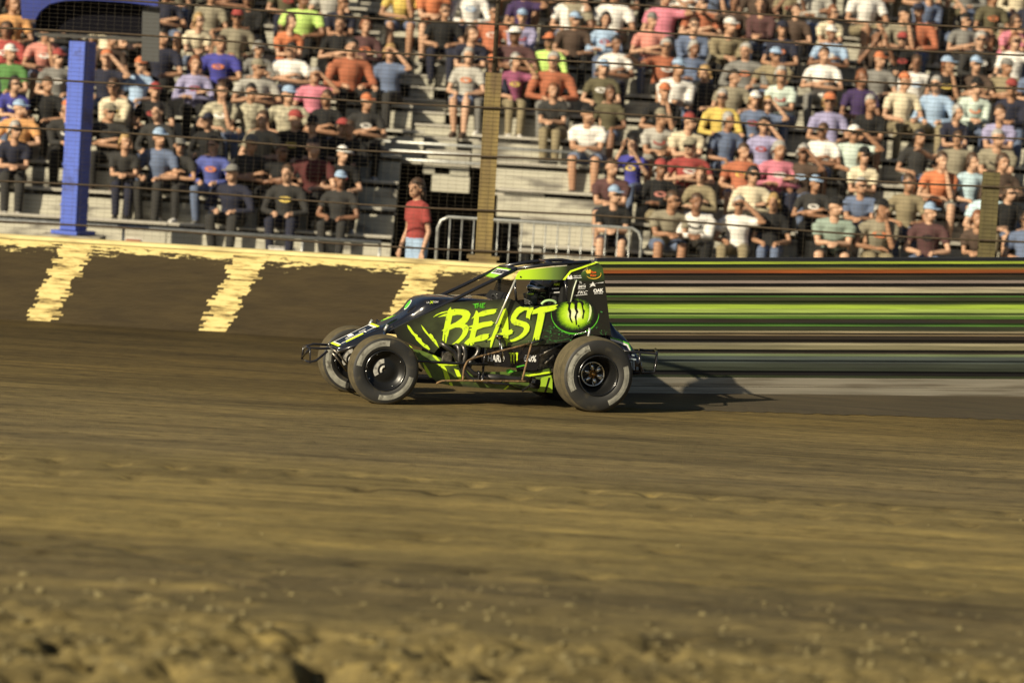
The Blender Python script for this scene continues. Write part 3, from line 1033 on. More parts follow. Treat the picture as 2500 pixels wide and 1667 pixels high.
text('sponsor_lettering', 'FKC', 1421, 714, 7, DY, white_print, tailp, 4, 1.35, .35, .01)
decal('sponsor_line', [[(1402, 721), (1434, 718), (1434, 719.3), (1402, 722.3)]], DY, white_print, tailp)
text('sponsor_lettering', 'OAK', 1460.5, 709.5, 7.6, DY, white_print, tailp, 5, 1.05, 0, .06)
text('sponsor_lettering', 'MOTORS', 1461, 716.3, 2.8, DY, white_print, tailp, 4, 1.35, 0, .03)
decal('star_emblem', [[(1439, 694.5), (1444.5, 693), (1447.5, 688), (1450, 692), (1474, 688.5), (1472, 691), (1452, 694.5), (1454, 699.5), (1447.5, 697.5), (1439.5, 701.5), (1443, 696)]], DY, white_print, tailp)
bars(1461, 692.6, 20, 3.2, 6, DY + .001, black_paint, tailp, 'star_script')
text('pizza_lettering', 'Pizza', 1449, 664.5, 5, DY + .001, orange_print, tailp, 3, .95, 0, .03)
text('pizza_lettering', 'King', 1448.5, 672.5, 5.6, DY + .001, orange_print, tailp, 3, 1.05, 0, .03)
decal('crown_emblem', [[(1429, 659), (1432, 661), (1433.5, 656.5), (1436.5, 660.5), (1439.5, 657.5), (1443, 659), (1441.5, 667.5), (1433, 668)]], DY + .002, yellow_print, tailp)
decal('oval_swoosh', [crescent((1449, 669), 18, 11, -155, 20, 1.0)], DY, yellow_print, tailp)
text('hard_lettering', 'HARD', 1211, 875.5, 16, PY - .02 + .004, white_print, car, -1, .68, 0, .03)

# lower black tank panel
low = panel('lower_panel', [(1176, 849), (1250, 847), (1318, 843), (1316, 870), (1311, 903), (1298, 905), (1260, 898), (1198, 893), (1176, 890)], PY - .02, black_paint, .02)
for o in list(car.children):
    if o.name.startswith('hard_lettering'):
        o.parent = low
text('percent_lettering', '6.0%', 1294, 875.5, 15, PY - .016, white_print, low, -1, .78, 0, .03)
MM = [[(1241.5, 861), (1247, 860), (1251, 862), (1250, 868), (1249, 874), (1249.5, 880), (1248, 888), (1246, 880), (1246.5, 872), (1245, 866), (1244, 863)],
      [(1250.5, 861.5), (1255, 860), (1258.5, 862), (1257, 868), (1256, 875), (1256.5, 881), (1255, 889), (1253, 881), (1253.5, 872), (1252.5, 865)],
      [(1258.5, 861.5), (1262, 860), (1265, 861.5), (1264, 868), (1263.5, 874), (1264, 879), (1261.5, 886), (1260.5, 879), (1261, 871), (1260, 865)]]
decal('claw_emblem', MM, PY - .016, neon, low)
decal('scale_flecks', [[(1235, 903), (1244, 900), (1252, 903), (1262, 905), (1248, 909), (1238, 911)], [(1258, 895), (1280, 890), (1282, 892), (1262, 897)]], PY - .014, leaf_green, low)

# belly pan panel
belly = panel('belly_panel', [(1008, 852), (1034, 856), (1062, 868), (1100, 880), (1140, 905), (1200, 908), (1311, 906), (1345, 898), (1350, 958), (1226, 950), (1106, 942), (1086, 938), (1066, 932), (1030, 895)], PY - .06, belly_m, .01)
LC = [p4((185, 600), (250, 640), (320, 720), (420, 850), (480, 1000), (490, 1045), (405, 1045), (370, 900), (290, 740), (190, 640)), p4((560, 855), (640, 880), (680, 980), (690, 1050), (640, 1035), (600, 960)),
      p4((470, 1090), (520, 1090), (545, 1155), (490, 1150)), p4((270, 770), (600, 765), (600, 800), (300, 805)), p4((1790, 965), (2250, 895), (2250, 930), (1860, 990)), p4((1410, 1215), (1490, 1150), (1530, 1150), (1450, 1222)),
      p4((0, 700), (60, 790), (130, 900), (180, 1010), (140, 1010), (60, 900))]
decal('claw_mark', LC, PY - .055, neon, belly)
decal('neon_corner', [p4((2080, 1010), (2270, 960), (2270, 1272), (2010, 1250))], PY - .0562, mat('lime_panel', (.36, .56, .04), .45, var=.1), belly)
decal('black_edge', [p4((2130, 1262), (2200, 1010), (2235, 1010), (2165, 1262)), p4((1790, 1000), (2250, 935), (2250, 950), (1850, 1008))], PY - .054, black_paint, belly)
MB().box((.1, -.3, .2), (2.05, .3, .24)).build('floor_pan', black_matte, car)

# hood and nose as one lofted shell
ST = [(813, 847, .13), (828, 840, .15), (862, 824, .165), (905, 803, .19), (940, 787, .21), (968, 772, .225), (985, 760, .23), (996, 748, .25), (1008, 733, .288), (1022, 724.5, .318), (1045, 721, .328), (1085, 721.5, .335), (1130, 723, .345), (1175, 725, .355), (1215, 728, .36)]
BOT = [(813, 853), (832, 857), (868, 842), (910, 824), (945, 809), (968, 800), (986, 792), (998, 787), (1010, 781), (1024, 774), (1049, 760), (1085, 748), (1130, 737), (1175, 734), (1215, 733)]
m_ = MB()
rings = []
for (px, py, w), (bx, by) in zip(ST, BOT):
    T = K(px, py, 0)
    zb = K(bx, by, w).z
    ring = []
    for j in range(17):
        a = PI * j / 16
        c_, s_ = math.cos(a), math.sin(a)
        ex = .5 if px > 985 else .3
        yy = w * math.copysign(abs(c_) ** ex, c_)
        zz = zb + (T.z - zb) * abs(s_) ** ex
        ring.append(m_.bm.verts.new((T.x, yy, zz)))
    rings.append(ring)
for A, B in zip(rings, rings[1:]):
    for j in range(16):
        f = m_.bm.faces.new((A[j], A[j + 1], B[j + 1], B[j]))
        f.smooth = True
m_.bm.faces.new(rings[0])
hood = m_.build('hood', black_paint, car)


def nose_quad(name, pts, m, lift):
    """pts: (s, t) on the nose top, s from front (0) to rear (1), t from far (0) to near (1)"""
    A, B, C_, D = K(808, 841, -.1), K(827, 848.5, .1), K(928, 799.5, .12), K(909, 792, -.12)
    nrm = (D - A).cross(B - A).normalized()
    if nrm.z < 0:
        nrm = -nrm
    mb = MB()
    for i, pl in enumerate(pts):
        q = []
        for s, t in pl:
            p = (A.lerp(D, s)).lerp(B.lerp(C_, s), t)
            q.append(p + nrm * (lift + i * .0008))
        mb.poly(q)
    return mb.build(name, m, hood)


MB().poly([K(806, 841.5, -.115), K(828, 850, .115), K(930, 800, .13), K(908, 791.5, -.13)], (0, 0, .012)).build('nose_plate', black_paint, hood)
LFT = .016
nose_quad('number_outline', [[(0, 0), (.06, 0), (.06, 1), (0, 1)], [(.95, 0), (1, 0), (1, 1), (.95, 1)], [(.2, .8), (.62, .8), (.62, 1), (.2, 1)]], neon, LFT)
nose_quad('number_outline', [[(.06, 0), (.94, 0), (.94, .045), (.06, .045)], [(.06, .07), (.085, .07), (.085, .95), (.06, .95)], [(.9, .07), (.94, .07), (.94, .95), (.9, .95)], [(.38, .07), (.48, .07), (.48, .5), (.38, .5)], [(.28, .42), (.38, .42), (.38, .5), (.28, .5)],
                             [(.6, .45), (.76, .45), (.76, .52), (.6, .52)], [(.24, .72), (.66, .72), (.66, .79), (.24, .79)], [(.66, .72), (.7, .72), (.7, 1), (.66, 1)], [(.1, .88), (.2, .88), (.2, .95), (.1, .95)], [(.72, .9), (.9, .9), (.9, .96), (.72, .96)]], white_print, LFT + .001)


# oval emblems on the nose
def oval(name, px, py, y, rx, rz, ang, m, nx=None, lift=.012):
    c = K(px, py, y)
    t = Vector((-math.cos(ang), 0, math.sin(ang)))
    s = Vector((0, 1, .15)).normalized()
    nrm = t.cross(s)
    if nrm.z < 0:
        nrm = -nrm
    c += nrm * lift
    pts = [c + t * rx * math.cos(a) + s * rz * math.sin(a) for a in [2 * PI * i / 24 for i in range(24)]]
    return MB().poly(pts, nrm * .003).build(name, m, hood)


oval('oval_emblem', 951, 783, .05, .085, .06, math.radians(24), leaf_green, lift=.03)
oval('oval_emblem', 952, 783, .05, .06, .04, math.radians(24), neon, lift=.0345)
oval('round_emblem', 1000, 747, .1, .06, .07, math.radians(58), white_print, lift=.02)
oval('round_emblem', 1000, 747, .1, .05, .06, math.radians(58), leaf_green, lift=.0245)
text('name_lettering', 'LA', 1044.5, 738.4, 4, .345, white_print, hood, 4, 1.1, .2, .02)
text('name_lettering', 'TON', 1063, 737.3, 4, .345, white_print, hood, 4, 1.1, .2, .02)
text('name_lettering', 'X', 1053, 738, 6.5, .347, neon, hood, 4, 1.2, .2, .03)

# roll cage and frame
tubes('frame_rail', [[(826, 858, .17), (868, 844, .2), (968, 800, .27), (1049, 760, .33), (1110, 731, .355), (1170, 701, .36), (1225, 674, .355), (1262, 655.5, .34)]], .019, black_tube, n=10)
tubes('frame_rail', [[(1035, 741, -.31), (1075, 722, -.33), (1130, 697, -.34), (1192, 666, -.34), (1222, 651, -.33)]], .019, black_tube, n=10)
tubes('roll_cage', [[(1222, 651, -.33), (1262, 655.5, .34)], [(1262, 655.5, .34), (1350, 645, .345), (1440, 640, .33)], [(1222, 651, -.33), (1290, 640, -.32), (1345, 635.5, -.31), (1372, 635, -.3), (1400, 640, -.28)],
                   [(1400, 640, -.28), (1440, 640, .33)], [(1400, 640, -.28), (1420, 840, -.3)], [(1440, 640, .33), (1436, 830, .33)], [(1350, 645, .34), (1318, 636.5, -.31)],
                   [(1222, 651, -.33), (1216, 740, -.34)]], .019, black_tube, n=10)
tubes('window_bar', [[(1258.5, 683, .405), (1240, 724, .41), (1211, 791, .415)]], .011, mat('polished_bar', (.75, .74, .66), .3, metal=.6), n=8)
tubes('cage_upright', [[(1256, 684, .33), (1262, 745, .34)]], .014, black_tube)
tubes('cage_upright', [[(1380, 684, .35), (1387, 738, .35)]], .016, black_tube)
tubes('cage_upright', [[(1408, 684, .39), (1401, 705, .392), (1393.5, 737, .392)]], .008, mat('pale_reflection', (.5, .55, .42), .4), n=6)  # last upright's pale colour stands in for a bright reflection on the bar
# visor panel at the top of the windscreen
A, B, C_, D = K(1186, 674, -.33), K(1215.5, 652, -.32), K(1264, 659, .34), K(1222, 680.5, .345)
nv_ = (B - A).cross(D - A).normalized()
visor = MB().poly([A, B, C_, D], nv_ * .006).build('sun_visor', mat('visor_green', (.3, .62, .035), .4, var=.15), car)


def vq(u0_, u1_, v0_, v1_, lift):
    f = lambda u, v: A.lerp(D, u).lerp(B.lerp(C_, u), v)
    return [f(u, v) + (-nv_ if nv_.z < 0 else nv_) * lift for u, v in ((u0_, v0_), (u1_, v0_), (u1_, v1_), (u0_, v1_))]


MB().poly(vq(.1, .92, .3, .82, .008)).build('visor_plate', white_print, visor)
m_ = MB()
for i in range(8):
    m_.poly(vq(.13 + i * .097, .2 + i * .097, .4, .74, .0095))
m_.build('visor_lettering', navy, visor)
m_ = MB()
for i in range(8):
    if i % 2:
        m_.poly(vq(.15 + i * .097, .18 + i * .097, .48, .58, .0105))
m_.build('lettering_counter', white_print, visor)

# rock screen and mirror deflector
A2, B2, C2, D2 = K(1203, 716, -.3), K(1216, 680, -.3), K(1254, 686, .3), K(1240, 724, .3)
m_ = MB()
f2 = lambda u, v: A2.lerp(D2, u).lerp(B2.lerp(C2, u), v)
for i in range(19):
    strip(m_.bm, f2(i / 18, 0), f2(i / 18, 1), .0035)
for i in range(10):
    strip(m_.bm, f2(0, i / 9), f2(1, i / 9), .0035)
scr = m_.build('rock_screen', black_matte, car)
MB().poly([K(1186, 727, -.3), K(1201, 708, -.3), K(1240, 716, .3), K(1232, 732, .3)], (.02, 0, .004)).build('wind_deflector', black_matte, car)
text('deflector_lettering', 'My', 1212, 720.5, 6, .02, white_print, scr, 8, .9, .2)

# cockpit: seat, headrest, dash, steering wheel
m_ = MB()
m_.box((.28, -.22, .42), (.36, .22, 1.2), .03).box((.3, -.24, .4), (.85, .24, .5), .03)
m_.build('seat', black_matte, car)
hr = panel('head_rest', [(1340, 706), (1350, 693), (1364, 687), (1384, 685), (1385, 731), (1366, 722), (1343, 716)], .24, black_matte, .03)
MB().poly([Vector((v.x, -.24, v.z)) for v in [K(a, b, .24) for a, b in [(1340, 706), (1350, 693), (1384, 685), (1385, 731), (1343, 716)]]], (0, .03, 0)).build('head_rest', black_matte, car)
MB().box((.2, -.3, .6), (.3, .3, 1.32), .02).build('bulkhead', black_matte, car)
text('headrest_lettering', 'BEAST', 1361, 694.5, 5.5, .244, neon, hr, 6, .85, .15, .03)
bars(1356, 704.5, 17, 3, 5, .244, white_print, hr, 'headrest_script')
bars(1364, 713.5, 24, 2.6, 8, .244, white_print, hr, 'headrest_script')
MB().box((1.0, -.3, .88), (1.08, .3, 1.03), .02).build('dashboard', black_matte, car)
m_ = MB()
m_.bm.verts.ensure_lookup_table()
ctr = Vector((.88, 0, .97))
ring = [ctr + Vector((.05 * math.sin(a), .16 * math.cos(a), .15 * math.sin(a))) for a in [2 * PI * i / 24 for i in range(25)]]
m_.tube(ring, .013, 8)
m_.tube([ctr + Vector((0, -.16, 0)), ctr + Vector((.03, 0, 0)), ctr + Vector((0, .16, 0))], .01, 6).tube([ctr, ctr + Vector((.16, 0, -.05))], .018, 8)
m_.build('steering_wheel', mat('grip', (.02, .02, .02), .7), car)

tubes('seat_pad', [[(1322, 743, .22), (1330, 736, .22), (1342, 733.5, .22), (1354, 736, .22), (1358, 741, .22)]], .014, mat('pale_green_foam', (.4, .6, .25), .6), smooth=3)

# tail tank
m_ = MB()
TP = [(1462, 760, 835, .26), (1488, 794, 880, .26), (1508, 811, 902, .25), (1527, 834, 912, .24), (1541, 854, 914, .22), (1552, 868, 914, .2), (1561, 901, 911, .17)]
rings = []
for px, pt, pb, w in TP:
    t_, b_ = K(px, pt, 0), K(px, pb, 0)
    ring = []
    for j in range(20):
        a = 2 * PI * j / 20
        c_, s_ = math.cos(a), math.sin(a)
        ring.append(m_.bm.verts.new((t_.x, w * math.copysign(abs(c_) ** .5, c_), (t_.z + b_.z) / 2 + (t_.z - b_.z) / 2 * math.copysign(abs(s_) ** .6, s_))))
    rings.append(ring)
for A_, B_ in zip(rings, rings[1:]):
    for j in range(20):
        m_.bm.faces.new((A_[j], A_[(j + 1) % 20], B_[(j + 1) % 20], B_[j])).smooth = True
m_.bm.faces.new(rings[0])
m_.bm.faces.new(rings[-1])
tank = m_.build('tail_tank', navy, car)
TY = .275
pale_b = mat('pale_blue_print', (.34, .42, .46), .5)
decal('tank_stripe', [[(1490, 826), (1491, 830), (1508, 836), (1530, 844), (1537, 856), (1540, 856), (1533, 841), (1512, 832)]], TY, white_print, tank)
decal('tank_stripe', [[(1490, 823), (1490, 826), (1512, 831.5), (1533, 840.5), (1540, 855), (1541.5, 855), (1535, 838), (1512, 828)]], TY + .001, leaf_green, tank)
decal('tank_number', [[(1514, 850.5), (1527, 854), (1526, 855.5), (1515, 853)], [(1518, 860), (1526, 861.5), (1526, 866), (1520, 864)], [(1536, 874), (1553, 876), (1553, 879), (1549, 879), (1550, 903), (1546.5, 903), (1546, 879), (1537, 878)],
                      [(1538, 881), (1544, 881.5), (1544, 903), (1542, 903), (1541.5, 885), (1539, 885)], [(1542, 864), (1549, 865), (1549, 869), (1543, 868)], [(1554, 895), (1559, 896), (1559, 903), (1554, 903)]], TY - .02, pale_b, tank)
# bumpers
tubes('rear_bumper', [[(1510, 855.5, .26), (1560, 860, .28), (1604, 865, .28), (1602, 884, .28), (1598, 908, .28), (1540, 910, .26)], [(1562, 861, .28), (1562, 906, .28)], [(1560, 853, -.28), (1604, 858, -.28), (1598, 900, -.28)], [(1604, 865, .28), (1600, 852, -.28)]], .013, black_tube)
tubes('front_bumper', [[(815, 850, .2), (780, 851, .2), (757, 849, .2), (757, 884, .2), (772, 880, .2), (800, 857, .2)], [(800, 842, -.2), (766, 840, -.2), (741, 846, -.2), (737, 878, -.2)], [(757, 849, .2), (741, 846, -.2)], [(757, 884, .2), (737, 878, -.2)], [(756, 852, .2), (738, 872, -.2)]], .0125, black_tube)


# wheels
def tyre_profile(R, W, rim):
    h = W / 2
    P = [(rim, h * .8), (rim + .012, h * .9), (rim + .035, h * .98), (rim + (R - rim) * .45, h * 1.03), (R - .045, h * .99), (R - .02, h * .93), (R - .006, h * .82)]
    tre = [(R, h * .7)]
    for g in (.42, .12, -.12, -.42):
        tre += [(R + .002, h * g + .012), (R - .007, h * g + .006), (R - .007, h * g - .006), (R + .002, h * g - .012)]
    tre += [(R, -h * .7)]
    Q = [(r, -y) for r, y in reversed(P)]
    prof = P + tre + Q + [(rim - .004, -h * .7), (rim - .004, h * .7)]
    mi = [0] * (len(P) - 2) + [1] * (len(tre) + 3) + [0] * (len(prof))
    return prof, mi[:len(prof)], P


def side_y(P, r):
    for (ra, ya), (rb, yb) in zip(P, P[1:]):
        if ra <= r <= rb:
            return ya + (yb - ya) * (r - ra) / (rb - ra)
    return P[-1][1]


def wheel(x, y, R, W, rim, steer, kind, arcs, flip=1):
    root = MB()
    h = W / 2
    if kind == 'disc':
        root.lathe([(.004, h * .55), (.05, h * .6), (.1, h * .5), (rim * .62, h * .46), (rim * .78, h * .52), (rim * .86, h * .66), (rim * .93, h * .7), (rim - .003, h * .9), (rim + .006, h * .93), (rim + .004, h * .8), (rim - .006, -h * .8)], 48)
    else:
        root.lathe([(.055, -h * .1), (.1, -h * .15), (rim * .68, -h * .2), (rim * .74, h * .05), (rim * .8, h * .12), (rim * .86, h * .3), (rim * .9, h * .6), (rim - .003, h * .9), (rim + .006, h * .93), (rim + .004, h * .8), (rim - .006, -h * .8)], 48)
    w = root.build('wheel', mat('wheel_black', (.008, .008, .008), .33, spec=.35), car)
    w.location = (x, y, R - .004)
    w.rotation_euler = (0, 0, steer)
    prof, mi, P = tyre_profile(R, W, rim)
    MB().lathe(prof, 72, mats=mi, closed=True).build('tyre', [rubber, tread_dust], w)
    for (a0_, a1_, ra, rb) in arcs:
        mb = MB()
        n = 26
        prev = None
        for i in range(n + 1):
            a = math.radians(a0_ + (a1_ - a0_) * i / n)
            cur = []
            for r in (ra, (ra + rb) / 2, rb):
                yy = (side_y(P, r) + .0025) * flip
                cur.append(mb.bm.verts.new((-math.cos(a) * r, yy, math.sin(a) * r)))
            if prev:
                for k in range(2):
                    mb.bm.faces.new((prev[k], prev[k + 1], cur[k + 1], cur[k]))
            prev = cur
        mb.build('tyre_lettering', tyre_white, w)
    mb = MB()
    ringp = [(rr * math.cos(a), h * .94 * 1, rr * math.sin(a)) for rr in (rim + .001,) for a in [2 * PI * i / 48 for i in range(49)]]
    mb.tube(ringp, .005, 6)
    mb.build('rim_lip', mat('dark_chrome', (.2, .2, .2), .2, metal=1), w)
    if kind == 'disc':
        mb = MB()
        for (a0_, a1_, r0_, r1_) in ((95, 215, .03, .115),):
            n = 14
            pr = None
            for i in range(n + 1):
                a = math.radians(a0_ + (a1_ - a0_) * i / n)
                cur = [mb.bm.verts.new((-math.cos(a) * r, h * (.62 if r < .06 else .51) + .006, math.sin(a) * r)) for r in (r0_, .06, r1_)]
                if pr:
                    for k in range(2):
                        mb.bm.faces.new((pr[k], pr[k + 1], cur[k + 1], cur[k]))
                pr = cur
        if flip == 1:
            mb.build('hub_sticker', mat('worn_sticker', (.34, .33, .3), .5, var=.6, scale=30), w)
        mb = MB()
        for a in (60, 240, 150, 330):
            a = math.radians(a)
            mb.ball((rim * .9 * math.cos(a), h * .72, rim * .9 * math.sin(a)), (.008, .005, .008), 8, 6)
        mb.build('wheel_bolt', chrome, w)
    else:
        mb = MB()
        for i in range(6):
            a = 2 * PI * i / 6 + .3
            mb.ball((.076 * math.cos(a), h * .02, .076 * math.sin(a)), (.044, .03, .025), 10, 6, Matrix.Rotation(-a, 3, 'Y'))
        mb.lathe([(.108, -h * .14), (.118, h * .04), (.13, h * .02), (.134, -h * .14)], 40)
        mb.build('spline_hub', chrome, w)
        MB().lathe([(.001, h * .14), (.02, h * .14), (.026, h * .05), (.04, 0), (.045, -h * .1)], 20).build('hub_nut', gold_metal, w)
    return w


wheel(0, .6, .384, .38, .205, 0, 'deep', [(112, 212, .27, .335), (-66, 20, .275, .33)])
wheel(2.215, .55, .35, .25, .2, math.radians(-4), 'disc', [(84, 172, .248, .305), (-102, -12, .25, .3)])
wheel(2.235, -.65, .345, .25, .195, math.radians(-4), 'disc', [(150, 262, .24, .3)])
wheel(0, -.62, .42, .44, .2, 0, 'deep', [])
# axles and suspension
MB().tube([(2.2, .46, .37), (2.18, .3, .34), (2.18, -.36, .34), (2.22, -.56, .37)], .03, 10).build('front_axle', black_tube, car)
MB().tube([(0, .45, .4), (0, -.45, .41)], .04, 10).build('rear_axle', black_tube, car)
for y in (.28, -.34):
    MB().tube([(2.12, y, .78), (2.15, y, .72)], .017, 8).build('shock_cap', galv, car)
    MB().tube([(2.15, y, .72), (2.18, y, .36)], .012, 8).build('shock_rod', chrome, car)
    MB().tube([(2.08, y * .98, .78), (1.96, y * .8, .66)], .016, 8).build('shock_arm', black_tube, car)
tubes('steering_linkage', [[(812, 862, .25), (828, 880, .25), (846, 905, .1)], [(824, 860, .0), (860, 905, -.2)], [(806, 848, .2), (826, 862, .3)]], .011, engine_metal)
tubes('linkage_bolt', [[(826, 856, .3), (829, 858, .31)], [(803, 842, .1), (806, 842, .12)]], .012, chrome)
tubes('radius_rod', [[(960, 876, .5), (1030, 882, .5), (1115, 887, .48), (1190, 889, .45)], [(962, 868, .3), (1030, 905, .3)]], .015, black_tube)
tubes('shock', [[(1440, 801, .5), (1438, 815, .5), (1432, 840, .5)]], .014, galv)
tubes('brake_line', [[(1400, 820, .42), (1415, 813, .45), (1436, 809, .5)]], .005, black_tube, smooth=4)
tubes('rear_linkage', [[(1318, 868, .35), (1350, 850, .3), (1372, 838, .3)], [(1330, 888, .3), (1352, 868, .3)], [(1325, 866, .2), (1350, 890, .2)]], .012, engine_metal)
MB().box((.15, -.26, .34), (.5, .26, .66), .04).build('gear_case', engine_metal, car)
# engine and exhaust
MB().box((1.02, -.2, .4), (1.62, .26, .84), .03).build('engine_block', black_matte, car)
for i in range(9):
    c = K(random.uniform(1075, 1180), random.uniform(850, 888), .29)
    MB().ball(c, random.uniform(.012, .03), 10, 8).build('engine_fitting', engine_metal, car)
c = K(1088, 873, .3)
MB().box((c.x - .07, .26, c.z - .06), (c.x + .05, .32, c.z + .07), .015).build('engine_cover', engine_metal, car)
tubes('exhaust_pipe', [[(1073, 842, .3), (1078, 839, .36), (1084, 842, .4), (1098, 853, .42), (1109, 862, .42), (1118, 880, .42)]], .027, exhaust, n=12, smooth=4)
tubes('exhaust_pipe', [[(1108, 845, .3), (1114, 843, .38), (1119, 848, .42), (1122, 862, .43), (1121, 880, .43), (1132, 905, .43), (1150, 925, .43), (1180, 926, .43)]], .025, exhaust, n=12, smooth=4)
tubes('exhaust_pipe', [[(1122, 846, .3), (1128, 844, .38), (1133, 850, .42), (1136, 866, .43), (1134, 884, .43), (1146, 902, .43), (1162, 914, .43), (1185, 916, .43)]], .025, exhaust, n=12, smooth=4)
tubes('exhaust_pipe', [[(1160, 848, .32), (1167, 848, .38), (1168, 856, .42), (1162, 868, .42), (1150, 880, .42), (1146, 896, .42)]], .023, exhaust, n=12, smooth=4)
tubes('collector_pipe', [[(1172, 920, .43), (1225, 922, .43), (1250, 924, .43), (1306, 928, .43)]], [.038, .036, .03, .03], exhaust, n=14)
tubes('pipe_clamp', [[(1167, 905, .455), (1170, 912, .47), (1168, 930, .47), (1164, 934, .455)]], .01, black_tube)
tubes('muffler_end', [[(1296, 934, .44), (1316, 938, .44)]], .05, black_matte, n=14)
# side bar (muddy)
tubes('nerf_bar', [[(1066, 936, .56), (1076, 931, .6), (1088, 929.5, .62), (1130, 929, .63), (1210, 930, .63), (1292, 931, .62)], [(1130, 929, .63), (1132, 905, .62), (1138, 888, .6), (1150, 877, .57), (1200, 863, .5), (1296, 838, .42)], [(1298, 838, .42), (1289, 872, .5), (1275, 928, .62)]], .011, mud_tube, smooth=3)
tubes('bar_brace', [[(1296, 838, .42), (1326, 829, .38)], [(1180, 932, .5), (1240, 938, .45), (1272, 950, .38)], [(1275, 954, .38), (1298, 938, .45), (1302, 932, .55)], [(1180, 897, .4), (1178, 930, .6)], [(1186, 850, .39), (1180, 897, .42)]], .013, black_tube)
# torsion arm
tubes('torsion_arm', [[(1219, 826, .42), (1222, 850, .43), (1226, 886, .44)]], [.016, .014, .012], black_tube, n=10)
tubes('arm_stop', [[(1209, 821, .4), (1228, 823, .42)]], .022, black_tube, n=12)
tubes('arm_bolt', [[(1219, 825, .435), (1219.5, 825, .45)], [(1210, 822, .42), (1210, 822, .435)]], .011, gold_metal, n=10)
tubes('arm_rod', [[(1224, 838, .45), (1229, 880, .45)]], .007, chrome)
for px, py, y in ((1037, 843, PY), (1218.5, 798.5, PY), (1254, 827, PY), (1412, 795, PY + .008), (1187, 834, PY), (1271, 676, PY + .004), (1110, 758, PY)):
    MB().ball(K(px, py, y), (.009, .005, .009), 8, 6).build('panel_rivet', black_matte, car)


# ------------------------------------------------------------------ people
def union_mesh(name, mb, voxel=.011, ratio=.35, smooth=2):
    bmesh.ops.recalc_face_normals(mb.bm, faces=mb.bm.faces[:])
    me = bpy.data.meshes.new(name)
    mb.bm.to_mesh(me)
    mb.bm.free()
    o = bpy.data.objects.new(name, me)
    COL.objects.link(o)
    r = o.modifiers.new('r', 'REMESH')
    r.mode = 'VOXEL'
    r.voxel_size = voxel
    if smooth:
        s = o.modifiers.new('s', 'SMOOTH')
        s.iterations = smooth
        s.factor = .5
    d = o.modifiers.new('d', 'DECIMATE')
    d.ratio = ratio
    bpy.context.view_layer.update()
    out = bpy.data.meshes.new_from_object(o.evaluated_get(bpy.context.evaluated_depsgraph_get()))
    bpy.data.objects.remove(o)
    bpy.data.meshes.remove(me)
    for p in out.polygons:
        p.use_smooth = True
    out.name = name
    return out


def V(*a):
    return Vector(a)


def hand(mb, w, d, side, curl=.5, grow=0):
    """palm, four fingers and a thumb leaving the wrist point w along d"""
    d = d.normalized()
    s = d.cross(V(0, 0, 1))
    if s.length < .1:
        s = V(1, 0, 0)
    s = s.normalized() * side
    dn = s.cross(d) * side
    if dn.z > 0:
        dn = -dn
    mb.tube([w, w + d * .045, w + d * .09], [.024, .036, .034], 8)
    for i, ln in enumerate((.062, .074, .069, .052)):
        b = w + d * .085 + s * (-.027 + .018 * i)
        m = b + d * ln * .55
        e = m + (d * (1 - curl) + dn * curl).normalized() * ln * .5
        mb.tube([b, m, e], [.011, .0105, .009], 6)
    t = w + d * .03 - s * .028
    mb.tube([t, t - s * .03 + d * .03, t - s * .035 + d * .06], [.013, .012, .01], 6)


SH_Z, HIP_W = .5, .09


